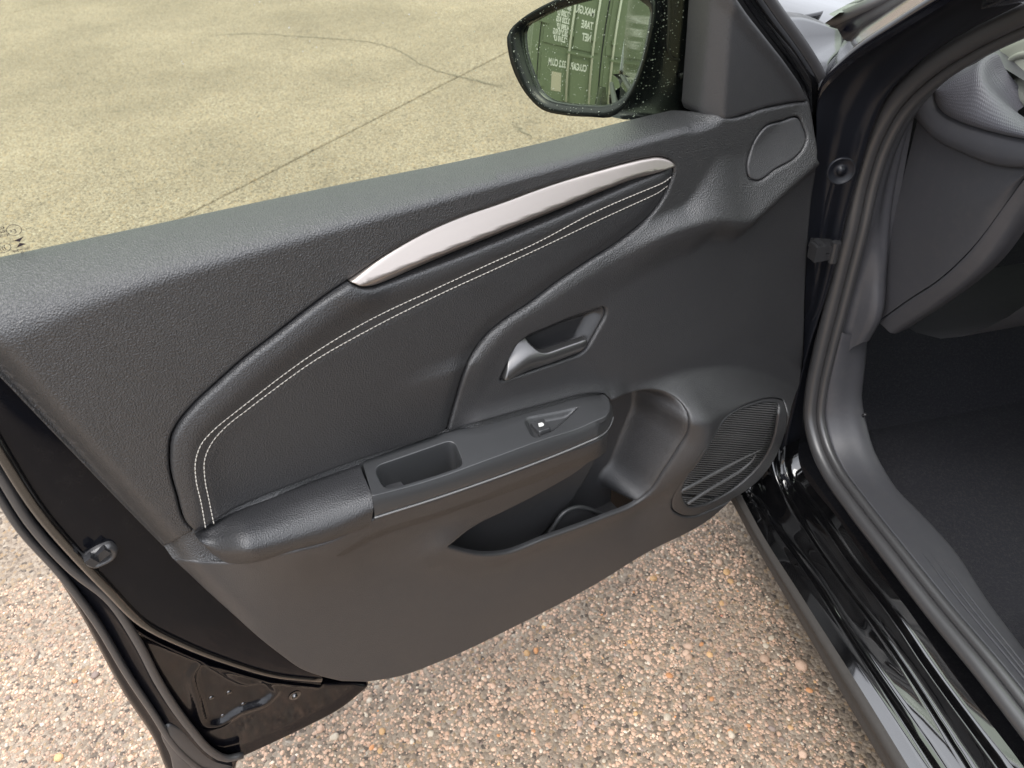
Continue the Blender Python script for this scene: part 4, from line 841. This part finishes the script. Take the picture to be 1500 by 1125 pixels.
def crack(px, wd):
    P = onz(cat(px, 8), 0.0); P = resample(P, step=0.03); r2 = np.random.default_rng(3)
    P[:, :2] += np.cumsum(r2.normal(0, 0.002, (len(P), 2)), 0)*0.3+r2.normal(0, 0.004, (len(P), 2)); T = np.gradient(P, axis=0); N = np.stack([-T[:, 1], T[:, 0], 0*T[:, 0]], 1); N /= np.linalg.norm(N, axis=1)[:, None]
    hw = wd*np.clip(r2.normal(1, 0.35, len(P)), 0.3, 2)*np.minimum(1, np.minimum(np.arange(len(P)), np.arange(len(P))[::-1])/5)
    A, B = P+N*hw[:, None], P-N*hw[:, None]; A[:, 2] = B[:, 2] = 0.003
    V = np.vstack([A, B]); n = len(P); build('crack', V, [(i, i+n, i+1+n, i+1) for i in range(n-1)], MCK, GR, smooth=False)
crack([(300, 52), (380, 50), (440, 54), (500, 58), (560, 66), (592, 78), (612, 92), (640, 104), (670, 112), (705, 121), (745, 128)], 0.0032)
crack([(680, 108), (720, 125), (745, 130)], 0.003); crack([(745, 180), (770, 196), (790, 204)], 0.005)
# loose-looking aggregate proud of the near concrete
def stone_mat(nm):
    m = mat(nm, (0.4, 0.33, 0.27), 0.7, spec=0.35); t = m.node_tree; b = t.nodes['Principled BSDF']; N = t.nodes.new; L = t.links.new
    at = N('ShaderNodeAttribute'); at.attribute_name = 'tint'; at.attribute_type = 'GEOMETRY'; nz = N('ShaderNodeTexNoise'); nz.inputs['Scale'].default_value = 350; nz.inputs['Detail'].default_value = 3
    mr = N('ShaderNodeMapRange'); mr.inputs[3].default_value = 0.75; mr.inputs[4].default_value = 1.25; L(nz.outputs['Fac'], mr.inputs[0]); geo = N('ShaderNodeNewGeometry'); n5 = N('ShaderNodeTexNoise'); n5.inputs['Scale'].default_value = 5; n5.inputs['Detail'].default_value = 5; L(geo.outputs['Position'], n5.inputs['Vector']); m5 = N('ShaderNodeMapRange'); m5.inputs[1].default_value = 0.35; m5.inputs[2].default_value = 0.65; m5.inputs[3].default_value = 0.74; m5.inputs[4].default_value = 1.10; L(n5.outputs['Fac'], m5.inputs[0]); m6 = N('ShaderNodeMath'); m6.operation = 'MULTIPLY'; L(mr.outputs[0], m6.inputs[0]); L(m5.outputs[0], m6.inputs[1]); mx = N('ShaderNodeVectorMath'); mx.operation = 'SCALE'; L(at.outputs['Color'], mx.inputs[0]); L(m6.outputs[0], mx.inputs['Scale']); L(mx.outputs[0], b.inputs['Base Color'])
    return m
MS = stone_mat('aggregate')
PAL = np.array([(0.40, 0.315, 0.245), (0.33, 0.26, 0.20), (0.46, 0.37, 0.295), (0.27, 0.21, 0.16), (0.54, 0.48, 0.41), (0.37, 0.27, 0.20), (0.21, 0.165, 0.13), (0.10, 0.095, 0.10), (0.15, 0.15, 0.155), (0.50, 0.21, 0.06), (0.52, 0.31, 0.13), (0.60, 0.54, 0.46), (0.38, 0.14, 0.09)])
PAL = np.clip(PAL*np.array([1.66, 1.50, 1.43]), 0, 0.75)  # brightness put into the stone colours to offset shade from door and car
PAL = (PAL*0.70+PAL[:6].mean(0)*0.30)*np.array([1.06, 1.0, 0.97])
PW = np.array([26, 26, 20, 13, 5, 12, 6, 1.4, 1.4, 0.12, 0.8, 2, 0.1]); PW /= PW.sum()
ph = (1+5**.5)/2; ICO = np.array([(-1, ph, 0), (1, ph, 0), (-1, -ph, 0), (1, -ph, 0), (0, -1, ph), (0, 1, ph), (0, -1, -ph), (0, 1, -ph), (ph, 0, -1), (ph, 0, 1), (-ph, 0, -1), (-ph, 0, 1)])/math.sqrt(1+ph*ph)
ICF = np.array([(0, 11, 5), (0, 5, 1), (0, 1, 7), (0, 7, 10), (0, 10, 11), (1, 5, 9), (5, 11, 4), (11, 10, 2), (10, 7, 6), (7, 1, 8), (3, 9, 4), (3, 4, 2), (3, 2, 6), (3, 6, 8), (3, 8, 9), (4, 9, 5), (2, 4, 11), (6, 2, 10), (8, 6, 7), (9, 8, 1)])
def stones(n, box, rad, name):
    X = rng.uniform(box[0], box[1], n); Y = rng.uniform(box[2], box[3], n)
    r = rad*np.clip(rng.lognormal(0, 0.38, n), 0.45, 2.4)
    a = rng.uniform(0, 2*math.pi, n); el = rng.uniform(0.65, 1.0, n); fl = rng.uniform(0.45, 0.75, n)
    J = ICO[None]*(1+rng.normal(0, 0.11, (n, 12, 1)))
    x = J[..., 0]*r[:, None]; y = J[..., 1]*(r*el)[:, None]; z = J[..., 2]*(r*fl)[:, None]
    ca, sa = np.cos(a)[:, None], np.sin(a)[:, None]
    V = np.stack([x*ca-y*sa+X[:, None], x*sa+y*ca+Y[:, None], z-(r*fl*0.35)[:, None]+0.0004], 2).reshape(-1, 3)
    F = (ICF[None]+12*np.arange(n)[:, None, None]).reshape(-1, 3)
    me = bpy.data.meshes.new(name); me.vertices.add(len(V)); me.vertices.foreach_set('co', V.ravel()); me.loops.add(F.size); me.loops.foreach_set('vertex_index', F.ravel())
    me.polygons.add(len(F)); me.polygons.foreach_set('loop_start', np.arange(0, F.size, 3)); me.polygons.foreach_set('loop_total', np.full(len(F), 3)); me.polygons.foreach_set('use_smooth', np.ones(len(F), bool))
    c = PAL[rng.choice(len(PAL), n, p=PW)]*rng.uniform(0.8, 1.15, (n, 1)); at = me.color_attributes.new('tint', 'FLOAT_COLOR', 'POINT')
    at.data.foreach_set('color', np.repeat(np.column_stack([c, np.ones(n)]), 12, 0).ravel().astype(np.float32))
    me.materials.append(MS); me.update(); me.validate()
    o = bpy.data.objects.new(name, me); COL.objects.link(o); o.parent = GR; o['kind'] = 'stuff'; return o
stones(46000, (-1.15, 0.62, 0.15, 1.25), 0.0025, 'fine_aggregate')
# the pebbles one can pick out
kinds = []
for k in range(24):
    J = ICO*(1+rng.normal(0, 0.10, (12, 1)))*np.array([1, rng.uniform(0.65, 0.95), rng.uniform(0.4, 0.6)])
    me = bpy.data.meshes.new('pebble'); me.from_pydata(J.tolist(), [], ICF.tolist()); me.polygons.foreach_set('use_smooth', [True]*20)
    # one subdivision by hand keeps it round and cheap
    import bmesh
    bm = bmesh.new(); bm.from_mesh(me); bmesh.ops.subdivide_edges(bm, edges=bm.edges[:], cuts=1, smooth=1.0); bm.to_mesh(me); bm.free(); me.polygons.foreach_set('use_smooth', [True]*len(me.polygons))
    base = (0.85, 0.85, 0.85)*PAL[(7, 8, 9, 10, 2, 5, 0, 2, 4, 3, 10, 9)[k % 12]]*rng.uniform(0.85, 1.15)
    me.materials.append(mat('pebble_stone', tuple(base), 0.55, bump=('noise', 3, 0.2, 0.05))); kinds.append(me)
spots = []
for px_, k, r in [((852+1000-1000, 262), 0, 0)][:0]: pass
for x, y, k, r in [(1008, 947, 7, 0.008), (1173, 975, 6, 0.012), (1120, 965, 9, 0.009), (1070, 852, 3, 0.006), (1057, 884, 10, 0.006), (1027, 944, 2, 0.005), (1039, 959, 3, 0.006), (1096, 1063, 2, 0.004), (1070, 1071, 2, 0.005), (1043, 1024, 2, 0.005), (1141, 1075, 5, 0.004), (1066, 960, 0, 0.005), (1186, 1012, 2, 0.006), (1205, 1083, 0, 0.005), (1158, 1066, 10, 0.005), (1005, 957, 4, 0.007), (785, 954, 2, 0.006), (772, 957, 3, 0.006), (843, 1050, 9, 0.006), (873, 1059, 1, 0.005), (1003, 1036, 0, 0.006), (977, 1052, 8, 0.008), (980, 990, 11, 0.007), (1130, 935, 8, 0.006), (1145, 1083, 0, 0.005), (1176, 1105, 4, 0.007), (345, 1085, 0, 0.006), (490, 1080, 8, 0.008), (545, 1095, 2, 0.005), (557, 1100, 3, 0.005), (430, 1112, 1, 0.006), (560, 1072, 3, 0.006), (75, 946, 1, 0.005), (110, 998, 2, 0.006), (12, 1023, 0, 0.006), (150, 1060, 7, 0.006)]:
    p = onz([(x, y)], 0)[0]; spots.append((p[0], p[1], k % 12+12*(len(spots) % 2), r))
while len(spots) < 280:
    x, y = rng.uniform(-0.95, 0.58), rng.uniform(0.25, 1.15); spots.append((x, y, int(rng.choice([0, 1, 4, 6, 7, 8, 9, 12, 13, 16, 18, 19, 20, 21, 3, 5])), float(np.clip(rng.lognormal(-5.4, 0.3), 0.003, 0.008))))
for x, y, k, r in spots:
    o = bpy.data.objects.new('pebble', kinds[k]); COL.objects.link(o); o.parent = GR; o.scale = (r, r, r); o.location = (x, y, r*0.12); o.rotation_euler = (0, 0, rng.uniform(0, 6.28))
# ================================================================== GREEN SHIPPING CONTAINER (seen in the mirror)
CT = bpy.data.objects.new('shipping_container', None); COL.objects.link(CT); CT.location = (-3.9, -0.36, 0)
CT['label'] = 'green steel shipping container with white weight markings, reflected in the door mirror'; CT['category'] = 'container'
MC = mat('green_container_paint', (0.16, 0.192, 0.122), 0.5, bump=('noise', 60, 0.15, 0.002), var=(3, 0.1)); MCB = mat('pale_galvanised_bar', (0.55, 0.55, 0.48), 0.45); MCD = mat('door_gasket', (0.02, 0.022, 0.02), 0.7)
# local: +x towards the car, y across, z up
def cbox(name, c, h, m, parent=CT): b = MB(); b.box(c, h); return b.build(name, m, parent, smooth=False)
Wc, Hc, z0 = 1.219, 2.59, 0.10
for s in (-1, 1): cbox('corner_post', (-0.07, s*(Wc-0.06), z0+Hc/2), (0.08, 0.06, Hc/2), MC)
cbox('header', (-0.07, 0, z0+Hc-0.06), (0.078, Wc-0.12, 0.06), MC); cbox('door_sill', (-0.07, 0, z0+0.07), (0.078, Wc-0.12, 0.07), MC)
for s in (-1, 1):
    d = MB(); yc = s*0.545; d.box((-0.03, yc, z0+Hc/2), (0.018, 0.535, Hc/2-0.15))
    for zz, hz in ((0.42, 0.05), (1.28, 0.035), (1.95, 0.035)): pass
    dd = d.build('container_door', MC, CT, smooth=False)
    for (za, zb_) in ((0.34, 1.00), (1.12, 2.45)):
        b = MB()
        for yy in (-0.26, 0.26): b.box((-0.008, yc+yy, (za+zb_)/2), (0.012, 0.225, (zb_-za)/2))
        b.build('pressed_panel', MC, dd, smooth=False)
    cbox('gasket', (-0.02, s*1.095, z0+Hc/2), (0.018, 0.012, Hc/2-0.14), MCD)
cbox('gasket', (-0.02, 0, z0+Hc/2), (0.018, 0.010, Hc/2-0.14), MCD)
for y in (-0.58, -0.18, 0.17, 0.57):
    o = tube('locking_bar', np.array([[0.035, y, z0+0.06], [0.035, y, z0+Hc-0.05]]), 0.019, MCB, CT, seg=12)
    for zz in (0.45, 1.30, 2.30): cbox('bar_bracket', (0.022, y, zz), (0.024, 0.045, 0.03), MC)
for y in (-0.38, 0.37): cbox('handle_bar', (0.055, y, 1.06), (0.010, 0.24, 0.014), MC)
for z in (0.6, 1.4, 2.2):
    for s in (-1, 1): cbox('door_strap', (0.004, s*1.05, z), (0.014, 0.10, 0.045), MC)
# corrugated sides, roof and end
nc = 80; xs = -0.14-np.arange(nc+1)*5.85/nc; dp_ = np.array([0, 0, 0.036, 0.036])[np.arange(nc+1) % 4]
for s in (-1, 1):
    V = [(x, s*(Wc-0.005-d_), z) for z in (z0+0.15, z0+Hc-0.1) for x, d_ in zip(xs, dp_)]; build('corrugated_side', V, [(i, i+1, nc+2+i, nc+1+i) for i in range(nc)], MC, CT, smooth=False)
cbox('roof_sheet', (-3.06, 0, z0+Hc-0.05), (2.92, Wc-0.01, 0.03), MC); cbox('end_wall', (-6.0, 0, z0+Hc/2), (0.03, Wc, Hc/2), MC); cbox('floor_frame', (-3.06, 0, z0+0.07), (2.92, Wc-0.01, 0.06), MC)
cbox('sticker', (0.006, 0.75, 0.65), (0.001, 0.085, 0.125), mat('sticker', (0.50, 0.45, 0.36), 0.6))
def ctext(body, y, z, size, sx=1.0):
    c = bpy.data.curves.new('marking', 'FONT'); c.body = body; c.size = size; c.extrude = 0.0005; c.offset = 0.004
    t_ = bpy.data.objects.new('marking', c); COL.objects.link(t_); dg = bpy.context.evaluated_depsgraph_get(); me = bpy.data.meshes.new_from_object(t_.evaluated_get(dg))
    bpy.data.objects.remove(t_); me.materials.clear(); me.materials.append(MAT['white']); o = bpy.data.objects.new('painted_marking', me); COL.objects.link(o); o.parent = CT
    o.location = (0.008, y, z); o.rotation_euler = (R(90), 0, R(90)); o.scale = (sx, 1, 1)
for txt, z in (('MAX.GR.', 1.83), ('TARE', 1.66), ('NET', 1.50)): ctext(txt, 0.20+0.02, z-0.25, 0.135, 0.62)
for txt, z in (('30.480 KG', 1.83), ('67.200 LB', 1.74), ('2.220 KG', 1.66), ('4.890 LB', 1.575), ('28.260 KG', 1.50), ('62.310 LB', 1.42)): ctext(txt, 0.62, z-0.25, 0.095, 0.62)
ctext('CU.CAP.', 0.24, 0.85, 0.125, 0.62); ctext('33.2 CU.M', 0.60, 0.85, 0.125, 0.55)
# ================================================================== DOOR MIRROR
MA, ME, MR = R(25.6), R(9.2), 1.2
NM = DU*math.cos(MA)*math.cos(ME)+DN*math.sin(MA)*math.cos(ME)+np.array([0, 0, 1.0])*math.sin(ME)
PC = dworld(D3([(855, 78)], -0.16))[0]
def onpl(px, p0, n): d = rays(px); return CAMP+d*(((p0-CAMP)@n)/(d@n))[:, None]
EX = np.cross([0, 0, 1.0], NM); EX /= np.linalg.norm(EX); EY = np.cross(NM, EX)
GLP = [(763, 48), (765, 41), (784, 29), (813, 15), (834, 8), (865, 0), (900, -6), (930, -3), (945, 6), (953, 15), (952, 22), (945, 62), (935, 100), (920, 132), (906, 147), (890, 154), (857, 155), (825, 152), (803, 147), (788, 135), (777, 111), (766, 79), (763, 59)]
RIM = [(743, 53), (747, 44), (762, 29), (788, 12), (812, 0), (850, -14), (900, -20), (945, -14), (956, -2), (957, 16), (949, 64), (939, 102), (924, 138), (910, 160), (892, 171), (862, 171), (828, 169), (793, 160), (774, 142), (755, 111), (744, 73)]
def to2(P): q = P-PC; return np.stack([q@EX, q@EY], 1)
gl2 = to2(onpl(cat(GLP, 8, closed=True), PC, NM)); rim2 = to2(onpl(cat(RIM, 8, closed=True), PC+NM*0.006, NM))
def m3(Q, h): return PC+np.outer(Q[:, 0], EX)+np.outer(Q[:, 1], EY)+np.outer(h, NM)
MIRM = Matrix.Identity(4)
MP = MAT['paint']; MTX = mat('mirror_black_plastic', (0.008, 0.009, 0.012), 0.25, bump=('noise', 700, 0.15, 0.0005))
# housing: rim rolls over and closes behind
rg = resample(rim2, 72); rg_in = resample(gl2, 72)
k0 = np.argmin(np.linalg.norm(rg_in-rg[0], axis=1)); rg_in = np.roll(rg_in, -k0, 0)
cen = rg.mean(0); rings = []
for sc_, h_ in ((None, -0.006), (None, 0.000), (0.0, 0.003), (1.0, 0.006), (1.015, 0.0), (1.02, -0.015), (1.0, -0.04), (0.93, -0.065), (0.78, -0.085), (0.5, -0.098), (0.05, -0.103)):
    if sc_ is None: q = rg_in*(1.0 if h_ < 0 else 0.985)+ (rg_in.mean(0)*0.015 if h_ >= 0 else 0); q = rg_in
    elif sc_ == 0.0: q = rg_in*0.5+rg*0.5
    else: q = cen+(rg-cen)*sc_
    rings.append(m3(q, np.full(72, h_)))
V = np.vstack(rings); F = [(j*72+i, j*72+(i+1) % 72, (j+1)*72+(i+1) % 72, (j+1)*72+i) for j in range(len(rings)-1) for i in range(72)]
MIR = build('door_mirror', V, F, MTX, ROOT, label='black door mirror reflecting the green container')
def sub_(o): o.parent = MIR; o.location = (0, 0, 0); return o
MAT['mirror'] = mat('mirror_glass', (0.82, 0.86, 0.80), 0.01, metal=1.0)
V, F = patch_vf(gl2*1.004, lambda Q, d: m3(Q, -0.003-(Q**2).sum(1)/(2*MR)), step=0.005, bstep=0.004, offs=(), roll=0, skirt=0, normal=NM)
sub_(build('mirror_glass', V, F, MAT['mirror']))
# foot joining housing and door
l0 = onpl(cat([(955, -14), (957, 16), (949, 64), (939, 102), (924, 138), (908, 160), (893, 170)]), PC+NM*0.004, NM)
def dw(px, w): return dworld(D3(cat(px), w))
l1 = dw([(975, -30), (974, 20), (968, 70), (960, 115), (945, 150), (930, 168), (915, 175)], -0.085); l2 = dw([(1005, -40), (1003, 20), (1000, 70), (996, 115), (990, 150), (980, 164), (965, 172)], -0.072); l3 = dw([(1045, -50), (1040, 0), (1034, 60), (1029, 110), (1026, 140), (1024, 156), (1015, 164)], -0.066)
sub_(loft('mirror_foot', [l0-NM*0.05, l0, l1, l2, l3, l3-dworld([[0, 0, 0]])*0-DN*0.03], MTX, None, n=50, sub=5))
gap = dw([(980, -30), (980, 40), (980, 76), (984, 85), (1000, 88), (1024, 90)], -0.074); sub_(tube('housing_gap', gap, 0.0016, MAT['clad'], None, seg=6))
led = dw([(996, 112), (1008, 108), (1022, 107)], -0.066); sub_(tube('foot_trim', led, 0.004, MAT['gloss'], None, seg=8))
# rain: fine drops on mirror, housing and window
def drops(name, P, N, r):
    m = MB(); n_ = 6
    for p, n3, q in zip(P, N, r):
        a = np.cross(n3, [0.3, 0.1, 1.0]); a /= np.linalg.norm(a); b = np.cross(n3, a)
        V = [p+n3*q*0.02+(a*math.cos(k*2*math.pi/n_)+b*math.sin(k*2*math.pi/n_))*q for k in range(n_)]+[p+n3*q*0.45+(a*math.cos(k*2*math.pi/n_)+b*math.sin(k*2*math.pi/n_))*q*0.6 for k in range(n_)]+[p+n3*q*0.6]
        m.add(V, [(k, (k+1) % n_, n_+(k+1) % n_, n_+k) for k in range(n_)]+[(n_+k, n_+(k+1) % n_, 2*n_) for k in range(n_)])
    return m
MW = mat('water_drop', (0.75, 0.76, 0.76), 0.1, spec=0.6); MW.node_tree.nodes['Principled BSDF'].inputs['Transmission Weight'].default_value = 0.5
lo, hi = gl2.min(0), gl2.max(0); Q = rng.uniform(lo, hi, (420, 2)); Q = Q[inside(Q, gl2)]; P = m3(Q, -0.003-(Q**2).sum(1)/(2*MR))
sub_(drops('rain_drops', P, [NM]*len(P), np.clip(rng.lognormal(-7.75, 0.4, len(P)), 0.0002, 0.0010)).build('rain_drops', MW, None, kind='stuff'))
Q = rng.uniform(rim2.min(0), rim2.max(0), (900, 2)); Q = Q[inside(Q, rim2) & ~inside(Q, gl2*1.03)]; Pr = m3(Q, np.full(len(Q), 0.0045))
ii = rng.integers(0, 49, 260); tt = rng.uniform(0, 1, 260)[:, None]; LL = [resample(l, 50) for l in (l0, l1, l2)]; Pf = np.where(tt < 0.5, LL[0][ii]*(1-2*tt)+LL[1][ii]*2*tt, LL[1][ii]*(2-2*tt)+LL[2][ii]*(2*tt-1))
NF = (DN*0.8+DU*0.6); P = np.vstack([Pr, Pf+NF*0.001]); sub_(drops('rain_drops', P, [NM]*len(Pr)+[NF]*len(Pf), np.clip(rng.lognormal(-7.7, 0.45, len(P)), 0.0002, 0.0011)).build('rain_drops', MW, None, kind='stuff'))
# drops on the window
px = np.column_stack([rng.uniform(250, 1025, 500), rng.uniform(-20, 230, 500)]); keep = rng.uniform(0, 1, 500) < np.exp(-((px[:, 0]-900)/260)**2)+0.12; P = D3(px[keep], -0.0635); P = P[P[:, 2] > 0.985]
drops('rain_drops', P, [np.array([0, -1.0, 0])]*len(P), np.clip(rng.lognormal(-8.0, 0.4, len(P)), 0.00015, 0.0007)).build('rain_drops', MW, DOOR, kind='stuff')
# glass marking, printed so that it reads from outside
MK = mat('glass_print', (0.03, 0.02, 0.03), 0.6)
def gtext(body, x, y, size, rot=0):
    c = bpy.data.curves.new('glass_marking', 'FONT'); c.body = body; c.size = size; c.align_x = 'CENTER'; c.offset = 0.00004
    t_ = bpy.data.objects.new('m', c); COL.objects.link(t_); dg = bpy.context.evaluated_depsgraph_get(); me = bpy.data.meshes.new_from_object(t_.evaluated_get(dg)); bpy.data.objects.remove(t_)
    p = D3([(x, y)], -0.0605)[0]; n_ = len(me.vertices); v = np.zeros(n_*3); me.vertices.foreach_get('co', v); v = v.reshape(-1, 3)
    # +u is to the left seen from the cabin, so unmirrored text along +u reads reversed there
    v2 = np.stack([p[0]+v[:, 0], np.full(n_, p[1]), p[2]+v[:, 1]], 1); me.vertices.foreach_set('co', v2.ravel()); me.materials.clear(); me.materials.append(MK); me.update()
    o = bpy.data.objects.new('glass_marking', me); COL.objects.link(o); o.parent = DOOR
def gring(x, y, ru, rz):
    p = D3([(x, y)], -0.0605)[0]; a = np.linspace(0, 2*math.pi, 37); P = np.stack([p[0]+ru*np.cos(a), np.full(37, p[1]), p[2]+rz*np.sin(a)], 1); tube('glass_marking', P, 0.00022, MK, DOOR, seg=4)
gtext('E', 23.0, 341, 0.0052); gtext('6', 17.0, 340.5, 0.0036); gring(20.5, 337, 0.0056, 0.0049)
for i, s in enumerate(('43R', '0043', '001057')): gtext(s, 3+i*1.5, 336+i*5.5, 0.0034)
gring(4, 363, 0.0062, 0.0044); gtext(')))', 5, 366, 0.0055)
gtext('OCC HV 0007', 32, 366.5, 0.0023); gtext('20', 33, 370.5, 0.0024); gtext('. . . . .', 22, 373, 0.0024)
for (x, y, s) in ((27.5, 351, 1), (30.5, 359, -1)):
    p = D3([(x, y)], -0.0605)[0]; V = [(p[0]-0.0045, p[1], p[2]+0.0009*s+0.0008), (p[0]+0.0045, p[1], p[2]+0.0009*s-0.0008), (p[0], p[1], p[2]-0.0022*s)]; build('glass_marking', V, [(0, 1, 2)], MK, DOOR, smooth=False)
